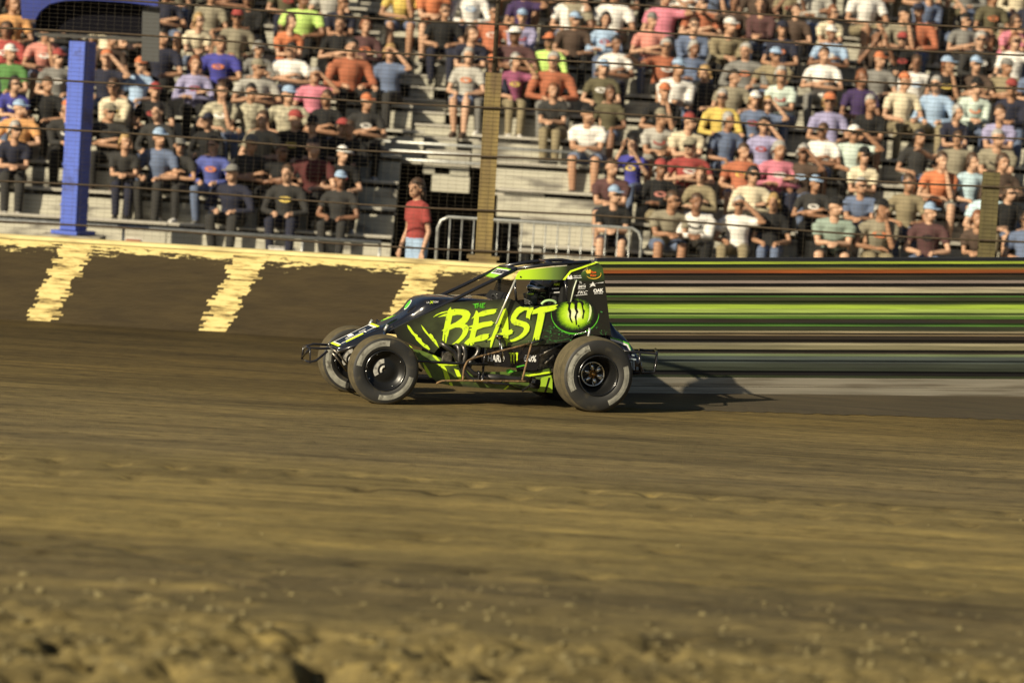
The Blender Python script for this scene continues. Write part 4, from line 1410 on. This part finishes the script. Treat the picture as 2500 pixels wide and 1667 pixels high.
def figure(pose, fem=False, long_sleeve=False, shorts=False, turn=0., standing=False, fingers=True):
    """returns meshes in a frame whose origin is the seat (or the ground when standing), facing -y"""
    sw = .175 if fem else .2
    lean = {'knees': .24, 'lap': .06, 'fold': .03, 'shade': .04, 'chin': .14, 'point': .05, 'phone': .06, 'back': -.06, 'stand': .02, 'drive': -.08}[pose]
    base = V(0, 0, .1) if not standing else V(0, 0, .9)
    chest = base + V(0, -lean, .3)
    sh = base + V(0, -lean * 1.25, .41)
    neck = base + V(0, -lean * 1.45 - .01, .5)
    head = base + V(0, -lean * 1.55 - .035, .635)
    hipj = [base + V(s * HIP_W, 0, -.01) for s in (1, -1)]
    if pose == 'drive':
        knee = [V(s * .12, -.5, .26) for s in (1, -1)]
        ank = [V(s * .1, -.88, .08) for s in (1, -1)]
        toe = [V(s * .1, -.98, .2) for s in (1, -1)]
    elif standing:
        knee = [V(s * .1, -.02, .48) for s in (1, -1)]
        ank = [V(s * .11, .03, .09) for s in (1, -1)]
        toe = [V(s * .13, -.12, .045) for s in (1, -1)]
    else:
        sp = .13 if not fem else .085
        knee = [V(s * sp * 1.15, -.45, .11) for s in (1, -1)]
        ank = [V(s * sp * 1.05, -.4 - .06 * s * (pose == 'lap'), -.36) for s in (1, -1)]
        toe = [a + V(0, -.17, -.045) for a in ank]
    shj = [sh + V(s * sw, .0, -.01) for s in (1, -1)]
    arms = []
    for s, S0 in zip((1, -1), shj):
        if pose in ('lap', 'back'):
            el, wr, hd = S0 + V(s * .09, -.08, -.27), V(s * .1, -.3, .21), V(-s * .2, -1, -.15)
        elif pose == 'knees':
            el, wr, hd = V(s * .17, -.36, .25), V(s * .05, -.5, .27), V(-s * .6, -.8, -.3)
        elif pose == 'fold':
            el, wr, hd = S0 + V(s * .1, -.1, -.25), sh + V(-s * .07, -.24, -.2 - .04 * s), V(-s * 1, .05, .12)
        elif pose == 'shade':
            if s == 1:
                el, wr, hd = S0 + V(.17, -.2, .02), head + V(.1, -.16, .05), V(-1, -.1, .1)
            else:
                el, wr, hd = S0 + V(-.08, -.08, -.27), V(-.1, -.3, .21), V(.2, -1, -.15)
        elif pose == 'chin':
            if s == 1:
                el, wr, hd = V(.14, -.34, .24), head + V(.06, -.09, -.14), V(-.4, .1, .7)
            else:
                el, wr, hd = S0 + V(-.1, -.12, -.25), V(-.02, -.33, .22), V(.9, -.5, -.1)
        elif pose == 'point':
            if s == -1:
                el, wr, hd = S0 + V(-.2, -.2, -.06), S0 + V(-.38, -.36, .04), V(-.7, -.7, .15)
            else:
                el, wr, hd = S0 + V(.09, -.08, -.27), V(.1, -.3, .21), V(-.2, -1, -.15)
        elif pose == 'phone':
            el, wr, hd = S0 + V(s * .12, -.2, -.17), head + V(s * .07, -.3, -.03), V(-s * .3, -.1, 1)
        elif pose == 'stand':
            el, wr, hd = S0 + V(s * .08, .03, -.29), S0 + V(s * .1, -.06, -.54), V(0, -.15, -1)
        else:
            el, wr, hd = S0 + V(s * .08, -.14, -.22), base + V(s * .15, -.42, .22), V(-s * .2, -1, .2)
        arms.append((S0, el, wr, hd))
    RZ = Matrix.Rotation(turn, 3, 'Z')

    def hp(v):
        return head + RZ @ v
    mb = MB()
    k = .9 if fem else 1
    mb.tube([base + V(0, .0, -.06), base + V(0, -.01, .06), base + V(0, -lean * .5, .17), chest, sh, neck + V(0, 0, -.02)], [.12, .135 * k, .12 * k, .14 * k, .115 * k, .055], 12)
    mb.tube([shj[0], sh, shj[1]], [.055, .09, .055], 10)
    mb.tube([neck + V(0, .01, -.06), neck + V(0, 0, .04), head + V(0, .01, -.04)], [.062, .054, .054], 10)
    mb.ball(head + V(0, .012, .035), (.076, .096, .098), 14, 10)
    mb.ball(hp(V(0, -.03, -.045)), (.056, .062, .072), 12, 8)
    mb.tube([hp(V(0, -.088, .02)), hp(V(0, -.112, -.022)), hp(V(0, -.085, -.035))], [.012, .017, .014], 8)
    for s in (1, -1):
        mb.ball(hp(V(s * .078, .012, 0)), (.012, .022, .034), 8, 6)
    mb.tube([hp(V(-.045, -.082, .034)), hp(V(0, -.094, .032)), hp(V(.045, -.082, .034))], .012, 6)
    for (S0, el, wr, hd), s in zip(arms, (1, -1)):
        q = .88 if fem else 1
        mb.tube([S0, S0.lerp(el, .5), el, el.lerp(wr, .35), wr], [.052 * q, .046 * q, .04 * q, .041 * q, .028 * q], 10)
        if fingers:
            hand(mb, wr, hd, s, .5)
    for H_, Kn, An, To in zip(hipj, knee, ank, toe):
        mb.tube([H_, H_.lerp(Kn, .5), Kn, Kn.lerp(An, .35), An], [.09, .076, .058, .058, .04], 10)
        mb.tube([An + V(0, .03, -.02), To], [.042, .034], 8)
    me = union_mesh('body', mb, .0125, .4, 1)
    # eyes, brows and lips sit on the same body mesh
    bm = bmesh.new()
    bm.from_mesh(me)
    n0 = len(bm.faces)
    t = MB()
    t.bm.free()
    t.bm = bm
    for s in (1, -1):
        t.ball(hp(V(s * .031, -.085, .014)), (.012, .008, .0065), 8, 6)
        t.tube([hp(V(s * .016, -.098, .036)), hp(V(s * .048, -.088, .037))], .005, 5)
    t.tube([hp(V(-.024, -.088, -.066)), hp(V(0, -.094, -.065)), hp(V(.024, -.088, -.066))], .006, 5)
    bm.faces.ensure_lookup_table()
    for f in bm.faces[n0:]:
        f.material_index = 1
    bm.to_mesh(me)
    bm.free()
    me.materials.clear()
    me.materials.append(None)
    me.materials.append(mat('dark_feature', (.05, .025, .018), .6))
    # shirt
    sm = MB()
    sm.tube([base + V(0, 0, -.03), base + V(0, -.01, .06), base + V(0, -lean * .5, .17), chest, sh + V(0, 0, .0), sh + V(0, -.0, .055)], [.145, .16 * k, .143 * k, .162 * k, .135 * k, .07], 12)
    sm.tube([shj[0] + V(.01, 0, 0), sh, shj[1] + V(-.01, 0, 0)], [.07, .105, .07], 10)
    for S0, el, wr, hd in arms:
        if long_sleeve:
            sm.tube([S0, S0.lerp(el, .5), el, el.lerp(wr, .9)], [.07, .062, .055, .042], 10)
        else:
            e2 = S0.lerp(el, .62)
            sm.tube([S0, S0.lerp(el, .3), e2], [.07, .065, .062], 10)
    shirt = union_mesh('shirt', sm, .018, .45, 1)
    shirt.materials.append(None)
    tm_ = MB()
    tm_.tube([base + V(0, 0, -.085), base + V(0, -.01, .04)], [.142, .146], 12)
    for H_, Kn, An in zip(hipj, knee, ank):
        if shorts:
            tm_.tube([H_, H_.lerp(Kn, .5), H_.lerp(Kn, .92)], [.104, .094, .086], 10)
        else:
            tm_.tube([H_, H_.lerp(Kn, .5), Kn, Kn.lerp(An, .4), An + V(0, 0, .01)], [.104, .09, .074, .068, .056], 10)
    trousers = union_mesh('trousers', tm_, .018, .45, 1)
    trousers.materials.append(None)
    shoes = []
    for An, To in zip(ank, toe):
        fm = MB()
        fm.tube([An + V(0, .04, -.03), An + V(0, -.05, -.025), To + V(0, -.01, -.002)], [.046, .048, .04], 8)
        shoes.append(union_mesh('shoe', fm, .016, .6, 1))
        shoes[-1].materials.append(None)
    # hair and caps
    hair = MB()
    hair.ball(head + V(0, .022, .052), (.084, .1, .094), 14, 9)
    if fem:
        hair.tube([head + V(0, .06, .04), head + V(0, .085, -.06), neck + V(0, .09, -.1)], [.07, .065, .035], 8)
        for s in (1, -1):
            hair.tube([hp(V(s * .07, .0, .05)), hp(V(s * .085, .01, -.06)), neck + V(s * .09, .01, -.06)], [.03, .03, .018], 6)
    bmesh.ops.bisect_plane(hair.bm, geom=hair.bm.verts[:] + hair.bm.edges[:] + hair.bm.faces[:], plane_co=hp(V(0, -.052, .05)), plane_no=RZ @ V(0, -1, -.75), clear_outer=True)
    hm = bpy.data.meshes.new('hair')
    hair.bm.to_mesh(hm)
    hair.bm.free()
    hm.materials.append(None)
    cap = MB()
    cap.ball(head + V(0, .014, .06), (.088, .106, .088), 16, 10)
    bmesh.ops.bisect_plane(cap.bm, geom=cap.bm.verts[:] + cap.bm.edges[:] + cap.bm.faces[:], plane_co=head + V(0, 0, .055), plane_no=V(0, 0, -1), clear_outer=True)
    br = [hp(V(.085 * math.sin(a), -.07 - .115 * math.cos(a) * .9, .058 - .012 * math.cos(a))) for a in [-1.35 + 2.7 * i / 10 for i in range(11)]] + [hp(V(.07, -.03, .062)), hp(V(-.07, -.03, .062))]
    cap.poly(br, (0, 0, .008))
    cm = bpy.data.meshes.new('cap')
    bmesh.ops.recalc_face_normals(cap.bm, faces=cap.bm.faces[:])
    cap.bm.to_mesh(cm)
    cap.bm.free()
    cm.materials.append(None)
    gl = MB()
    gl.tube([hp(V(-.075, -.05, .018)), hp(V(-.045, -.094, .016)), hp(V(0, -.104, .018)), hp(V(.045, -.094, .016)), hp(V(.075, -.05, .018))], [.006, .017, .01, .017, .006], 8)
    gm = bpy.data.meshes.new('sunglasses')
    gl.bm.to_mesh(gm)
    gl.bm.free()
    gm.materials.append(mat('dark_lens', (.01, .01, .012), .1))
    # printed patch on the chest
    pt = MB()
    c = chest + V(0, -.158 * k, .0)
    pts = [c + V(.085 * math.cos(a), 0, .04 * math.sin(a)) for a in [2 * PI * i / 16 for i in range(16)]]
    for p in pts:
        p.y += abs(p.x) ** 2 * 2.2
    pt.poly([p + V(0, -.004, 0) for p in pts], (0, .012, 0))
    pm = bpy.data.meshes.new('chest_print')
    bmesh.ops.recalc_face_normals(pt.bm, faces=pt.bm.faces[:])
    pt.bm.to_mesh(pm)
    pt.bm.free()
    pm.materials.append(None)
    return dict(body=me, shirt=shirt, trousers=trousers, shoes=shoes, hair=hm, cap=cm, sunglasses=gm, chest_print=pm, fem=fem, pose=pose, shorts=shorts, sleeve=long_sleeve)


VAR = [figure('lap', turn=.5), figure('knees', turn=.3, long_sleeve=True), figure('fold', turn=.6), figure('shade', turn=.2), figure('chin', turn=.4, shorts=True),
       figure('lap', True, turn=.5, shorts=True), figure('fold', True, turn=.2, long_sleeve=True), figure('point', turn=-.4, shorts=True), figure('phone', True, turn=0.), figure('back', turn=.7, shorts=True),
       figure('shade', True, turn=.5), figure('knees', True, turn=.6), figure('lap', turn=-.3, long_sleeve=True),
       figure('fold', turn=-.6, shorts=True), figure('chin', True, turn=.8), figure('lap', turn=1.), figure('back', True, turn=-.2), figure('knees', turn=.9, shorts=True)]
WT = [1.2, 1.2, 1.2, .35, .6, 1.2, 1, .35, .35, 1, .35, 1, 1.2, 1, .5, 1.2, 1, 1.1]
STAND = figure('stand', True, turn=.4, standing=True)
PW = {'lap': 'hands on lap', 'knees': 'leaning on knees', 'fold': 'arms folded', 'shade': 'shading eyes', 'chin': 'chin on hand', 'point': 'arm held out', 'phone': 'hands raised', 'back': 'leaning back'}

SKIN = [mat('skin_%d' % i, tuple(v * .8 for v in c), .55, var=.08, scale=12) for i, c in enumerate(((.52, .3, .19), (.45, .25, .15), (.58, .35, .23), (.38, .2, .115), (.26, .13, .075)))]
HAIRC = {'brown': (.06, .033, .018), 'dark': (.014, .011, .01), 'blond': (.34, .22, .09), 'grey': (.3, .29, .27), 'reddish': (.16, .06, .025)}
HAIR = {k: mat('hair_' + k, v, .6, var=.3, scale=40) for k, v in HAIRC.items()}
CC = {'black': (18, 18, 20), 'charcoal': (48, 47, 46), 'navy': (28, 32, 58), 'grey': (130, 128, 122), 'light grey': (186, 182, 170), 'white': (238, 234, 226), 'cream': (226, 210, 170), 'tan': (150, 140, 112), 'brown': (84, 62, 46),
      'olive': (98, 90, 56), 'khaki': (150, 134, 94), 'royal blue': (46, 46, 170), 'blue': (64, 82, 176), 'light blue': (150, 186, 226), 'pale blue': (186, 222, 236), 'denim blue': (92, 112, 150), 'lime': (198, 240, 88), 'yellow': (230, 196, 40),
      'orange': (226, 116, 30), 'amber': (232, 160, 66), 'rust': (190, 96, 40), 'red': (176, 44, 34), 'dark red': (92, 26, 26), 'pink': (226, 112, 140), 'salmon': (226, 132, 112), 'magenta': (160, 62, 112), 'purple': (62, 34, 96), 'green': (80, 140, 56),
      'mint': (200, 220, 206), 'sage': (140, 162, 146), 'maroon': (92, 52, 52), 'lavender': (156, 150, 200), 'camouflage': (150, 144, 124)}
CLOTH = {}
for k_, v_ in CC.items():
    if k_ == 'camouflage':
        CLOTH[k_] = mat('cloth_camouflage', lin(*v_), .9, var=.6, scale=14, detail=2)
    else:
        CLOTH[k_] = mat('cloth_' + k_.replace(' ', '_'), tuple(v * .56 + .2 * sum(lin(*v_)) / 3 for v in lin(*v_)), .9, var=.1, scale=9)

KNOWN = [(25, 73, 'amber'), (106, 106, 'salmon'), (12, 155, 'red'), (25, 220, 'green'), (25, 270, 'royal blue'), (45, 326, 'amber'), (118, 245, 'black'), (262, 110, 'cream'), (335, 188, 'light blue'), (261, 151, 'brown'), (539, 175, 'royal blue'),
         (473, 110, 'cream'), (571, 115, 'tan'), (380, 245, 'black', 'red'), (302, 270, 'cream'), (470, 245, 'lavender'), (547, 265, 'camouflage'), (612, 277, 'camouflage'), (306, 424, 'charcoal'), (437, 433, 'charcoal'), (522, 408, 'blue'), (571, 449, 'navy'), (392, 380, 'denim blue'),
         (737, 79, 'lime'), (695, 99, 'orange'), (712, 157, 'white'), (820, 75, 'navy'), (890, 100, 'maroon'), (824, 141, 'black'), (849, 207, 'rust'), (952, 207, 'denim blue'), (766, 232, 'pink'), (704, 265, 'camouflage'), (620, 257, 'light grey'), (799, 273, 'black'), (890, 290, 'charcoal'),
         (836, 344, 'black'), (850, 394, 'black'), (720, 390, 'black'), (683, 430, 'black'), (766, 430, 'dark red'), (778, 381, 'black'), (828, 450, 'black'), (700, 500, 'charcoal'), (985, 8, 'yellow'), (1052, 17, 'orange'), (1147, 33, 'white'), (1085, 83, 'black'), (1200, 104, 'rust'), (1147, 174, 'light grey'), (1200, 228, 'navy', 'yellow'),
         (1389, 13, 'white'), (1276, 46, 'purple'), (1402, 46, 'tan'), (1478, 84, 'light blue'), (1343, 130, 'lime'), (1621, 76, 'pink'), (1587, 126, 'salmon'), (1713, 80, 'rust'), (1503, 143, 'white'), (1255, 181, 'magenta'), (1688, 139, 'denim blue'), (1474, 202, 'olive'), (1638, 257, 'white'), (1364, 274, 'charcoal'), (1490, 269, 'olive'),
         (1452, 328, 'white'), (1760, 295, 'yellow'), (1549, 387, 'royal blue', 'yellow'), (1680, 412, 'red', 'white'), (1608, 476, 'black', 'salmon'), (1600, 337, 'light grey'), (1667, 328, 'cream'), (1768, 379, 'denim blue'), (1806, 526, 'white'), (1697, 589, 'white'), (1713, 471, 'khaki'), (1848, 286, 'denim blue'), (1676, 8, 'white'), (1789, 55, 'brown'),
         (1875, 72, 'maroon'), (2111, 38, 'white'), (2031, 114, 'light blue'), (2191, 93, 'tan'), (2246, 93, 'rust'), (2355, 80, 'grey'), (2456, 84, 'pink'), (2389, 139, 'charcoal'), (1913, 135, 'navy'), (2237, 194, 'white'), (2305, 185, 'black', 'yellow'), (2385, 185, 'brown'), (2456, 240, 'khaki'), (2098, 282, 'purple'), (2200, 274, 'cream'), (2288, 278, 'light blue'),
         (2452, 320, 'lavender'), (1875, 295, 'denim blue'), (2027, 295, 'lavender'), (2010, 396, 'white'), (2082, 392, 'mint'), (1964, 417, 'brown'), (2338, 379, 'tan'), (2242, 379, 'charcoal'), (1896, 455, 'pink'), (2111, 472, 'cream'), (2292, 480, 'orange'), (2364, 488, 'pale blue'), (2418, 501, 'pale blue'), (2040, 598, 'sage'), (1888, 526, 'black'),
         (2111, 526, 'denim blue'), (2145, 590, 'tan'), (2397, 600, 'brown'), (1990, 484, 'charcoal'), (2456, 545, 'black')]

seats = []                                # (row, x, shirt, print)


def row_px(k, x, dz=.0):
    return pix((x, seat_y(k) + .1, seat_z(k) + dz))


for e in KNOWN:
    px, py, c = e[:3]
    best = None
    for k in range(0, NROW - 1):
        x = at(px, py, seat_y(k) - .05).x
        d = abs(row_px(k, x, .42)[1] - py)
        if best is None or d < best[0]:
            best = (d, k, x)
    seats.append([best[1], best[2], c, e[3] if len(e) > 3 else None])
rowx = {}
for s in seats:
    rowx.setdefault(s[0], []).append(s[1])


def density(k, px, py):
    if k <= 2 and 870 < px < 1490:
        return 0
    if k == 3 and 890 < px < 1420:
        return 0
    if k == 4 and 890 < px < 1330:
        return 0
    if k == 5 and 940 < px < 1215:
        return 0
    if px < 150 and py > 400:
        return .1
    if px < 240 and py > 455:
        return 0
    if px < 900 and k == 0:
        return .12
    if 830 < px < 960 and py > 400:
        return .0
    if 2150 < px < 2270 and 380 < py < 560:
        return 0
    return .97


DARKS = ['black', 'black', 'black', 'black', 'charcoal', 'navy', 'black', 'charcoal', 'navy', 'charcoal', 'navy', 'charcoal', 'grey', 'olive', 'brown', 'denim blue', 'tan', 'dark red', 'light grey', 'maroon']
MIXED = ['charcoal', 'black', 'black', 'charcoal', 'navy', 'navy', 'tan', 'grey', 'light grey', 'white', 'denim blue', 'olive', 'khaki', 'cream', 'brown', 'maroon', 'lavender', 'rust', 'black', 'mint']
rs = random.Random(21)
for k in range(0, NROW - 1):
    x = -8.8
    while x < 8.8:
        x += rs.uniform(.3, .46)
        px, py = row_px(k, x, .2)
        if not (-40 < px < 2540) or row_px(k, x, -.1)[1] < -20:
            continue
        if any(abs(x - q) < .43 for q in rowx.get(k, [])):
            continue
        if k > 3 and lane(k)[0] - .62 < x < lane(k)[1] + .26:
            continue
        if rs.random() < density(k, px, row_px(k, x)[1]):
            rowx.setdefault(k, []).append(x)
            seats.append([k, x, rs.choice(DARKS if px < 1000 else MIXED), None])
seats.sort(key=lambda s: (s[0], s[1]))
if len(seats) > 296:
    keep = [s for s in seats if s[0] < 11]
    seats = keep[:296]

ORD = ['front', 'second', 'third', 'fourth', 'fifth', 'sixth', 'seventh', 'eighth', 'ninth', 'tenth', 'eleventh', 'twelfth', 'thirteenth', 'fourteenth', 'fifteenth', 'sixteenth', 'seventeenth', 'eighteenth', 'nineteenth', 'twentieth',
       'twenty-first', 'twenty-second', 'twenty-third', 'twenty-fourth', 'twenty-fifth', 'twenty-sixth', 'twenty-seventh']
XB = pyl.location.x
blocks = {}
for s in seats:
    b = 0 if s[1] < XB else 1 if s[1] < (sum(lane(s[0])) / 2 if s[0] > 3 else -1.1) else 2
    s.append(b)
    blocks.setdefault((s[0], b), []).append(s)
for (k, b), L_ in blocks.items():
    L_.sort(key=lambda s: s[1])
    if b == 0:
        L_.reverse()
    for i, s in enumerate(L_):
        s.append(i)
CAPS = ['white', 'black', 'red', 'navy', 'tan', 'orange', 'grey', 'light blue']
TROU = ['denim blue', 'navy', 'charcoal', 'black', 'khaki', 'grey', 'denim blue']


def add_child(root, mesh, name, material, slot=0):
    o = bpy.data.objects.new(name, mesh)
    o.parent = root
    COL.objects.link(o)
    if material is not None:
        o.material_slots[slot].link = 'OBJECT'
        o.material_slots[slot].material = material
    return o


def person(v, loc, rz, scale, shirt, trou, skin, hair, cap, shades, prt, label, group):
    root = empty('person', loc, rz)
    root.scale = (scale * rs.choice([.94, 1, 1, 1.08, 1.16]), scale * rs.choice([1, 1, 1.1]), scale)
    tag(root, label, 'person', group)
    add_child(root, v['body'], 'body', skin)
    add_child(root, v['shirt'], 'shirt', CLOTH[shirt])
    add_child(root, v['trousers'], 'shorts' if v['shorts'] else 'trousers', CLOTH[trou])
    sc_ = CLOTH[rs.choice(['black', 'white', 'grey', 'brown'])]
    for sh_ in v['shoes']:
        add_child(root, sh_, 'shoe', sc_)
    add_child(root, v['hair'], 'hair', HAIR[hair])
    if cap:
        add_child(root, v['cap'], 'cap', CLOTH[cap])
    if shades:
        add_child(root, v['sunglasses'], 'sunglasses', None)
    if prt:
        add_child(root, v['chest_print'], 'chest_print', CLOTH[prt])
    return root


LOC = [lambda o: o + ' person left of the blue column', lambda o: o + ' person right of the blue column', lambda o: o + ' person right of the stairway']
for (k, x, shirt, prt, b, i) in seats:
    v = rs.choices(VAR, WT)[0]
    if shirt in ('pink', 'magenta', 'purple') and not v['fem']:
        v = VAR[rs.choice([5, 6, 10, 11])]
    if b < 2 and k < 6 and v['shorts'] and rs.random() < .8:
        v = VAR[rs.choice([0, 1, 2, 3, 11, 12, 6])]
    cap = rs.choice(CAPS) if rs.random() < (.18 if v['fem'] else .5) else None
    if (shirt in ('lime', 'navy')) and prt != None or shirt == 'lime':
        cap = 'orange'
    if prt is None and rs.random() < .3:
        prt = rs.choice(['white', 'yellow', 'red', 'light blue', 'white', 'orange', 'black'])
        prt = None if prt == shirt else prt
    hair = rs.choice(['brown', 'dark', 'blond', 'grey', 'reddish'] if v['fem'] else ['brown', 'dark', 'grey', 'brown'])
    kind = 'long-sleeved top' if v['sleeve'] else 't-shirt'
    what = shirt + ' ' + kind
    if cap:
        what += ', ' + cap + ' cap'
    row = 'front row' if k == 0 else ORD[k] + ' row'
    nth = 'first' if i == 0 else ORD[i]
    label = '%s, %s, %s' % (what, row, LOC[b](nth))
    person(v, (x, seat_y(k) + .13, seat_z(k) + .012), rs.uniform(-.35, .3), rs.uniform(.94, 1.08), shirt, rs.choice(TROU) if b == 2 else rs.choice(['black', 'navy', 'charcoal', 'denim blue']), rs.choice(SKIN[:3] + SKIN), hair, cap, rs.random() < .35, prt, label, 'spectators seated in the bleachers')

person(STAND, (-1.3, 51.3, .2), -1.05, 1.03, 'red', 'light blue', SKIN[0], 'brown', None, False, None, 'standing person with long brown hair, red top and pale jeans behind the muddy wall', None)

# drink coolers left at the foot of the left stand
for px, py, body_c, lid_c, w, lab in ((327, 540, 'white', 'rust', .2, 'small white drink cooler with a rust red lid at the foot of the left bleacher'), (690, 556, 'pink', 'white', .34, 'wide pink drink cooler with a white lid at the foot of the left bleacher')):
    p = at(px, py, 55.62)
    z0 = seat_z(0) - .445
    c = empty('cooler', (p.x, 55.72, z0))
    tag(c, lab, 'cooler', 'drink coolers on the lowest boards')
    MB().box((-w / 2, -.1, 0), (w / 2, .1, .15), .012).build('cooler_body', CLOTH[body_c], c)
    MB().box((-w / 2 - .006, -.106, .152), (w / 2 + .006, .106, .19), .01).build('lid', CLOTH[lid_c], c)
    MB().tube([(-w / 2 - .012, 0, .1), (-w / 2 - .012, -.02, .215), (w / 2 + .012, -.02, .215), (w / 2 + .012, 0, .1)], .007, 6).build('handle', CLOTH['white'], c)

# driver in the cockpit
drv = figure('drive', long_sleeve=True)
dr = empty('person', (0, 0, 0))
tag(dr, 'driver in black suit and black full face helmet inside the race car', 'person')
hm = K(1320, 711, 0)
wp = CO + ch * (hm.x - .0) + cl * 0 + Vector((0, 0, hm.z - .735 * .97))
dr.location = wp + ch * .09
dr.rotation_euler = (0, 0, math.atan2(ch.y, ch.x) + PI / 2)
dr.scale = (.97,) * 3
suit = mat('race_suit', (.016, .016, .018), .7, var=.2)
add_child(dr, drv['body'], 'body', SKIN[0])
add_child(dr, drv['shirt'], 'race_suit', suit)
add_child(dr, drv['trousers'], 'race_trousers', suit)
HC = V(0, .09, .745)
m_ = MB()
m_.ball(HC + V(0, .01, .02), (.128, .15, .14), 24, 16)
m_.tube([HC + V(0, -.06, -.08), HC + V(0, -.13, -.1)], [.1, .07], 16)
hel = bpy.data.objects.new('helmet', union_mesh('helmet', m_, .012, .7, 3))
hel.data.materials.append(mat('helmet_black', (.015, .015, .016), .15, coat=1.))
link(hel, dr)
m_ = MB()
m_.ball(HC + V(0, -.012, .022), (.122, .145, .07), 24, 12)
vis = m_.build('helmet_visor', mat('visor_glass', (.55, .55, .57), .22, metal=1), hel)
m_ = MB()
for i in range(9):
    z = -.035 - i * .0125
    m_.tube([HC + V(-.105 + i * .003, -.06, z), HC + V(-.07, -.155 + i * .003, z - .01), HC + V(0, -.19 + i * .003, z - .014), HC + V(.07, -.155 + i * .003, z - .01), HC + V(.105 - i * .003, -.06, z)], .004, 6)
m_.build('chin_rib', mat('rib_grey', (.16, .16, .15), .35), hel)
m_ = MB()
m_.tube([HC + V(.11, -.11, -.035), HC + V(.04, -.165, -.045)], .008, 6)
m_.build('helmet_stripe', neon, hel)
m_ = MB()
m_.tube([V(.16 * math.cos(a), .05 + .14 * math.sin(a), .545 + .02 * math.cos(a)) for a in [2 * PI * i / 20 for i in range(21)]], .02, 8)
m_.build('neck_collar', mat('pale_green_foam', (.35, .5, .25), .6), dr)
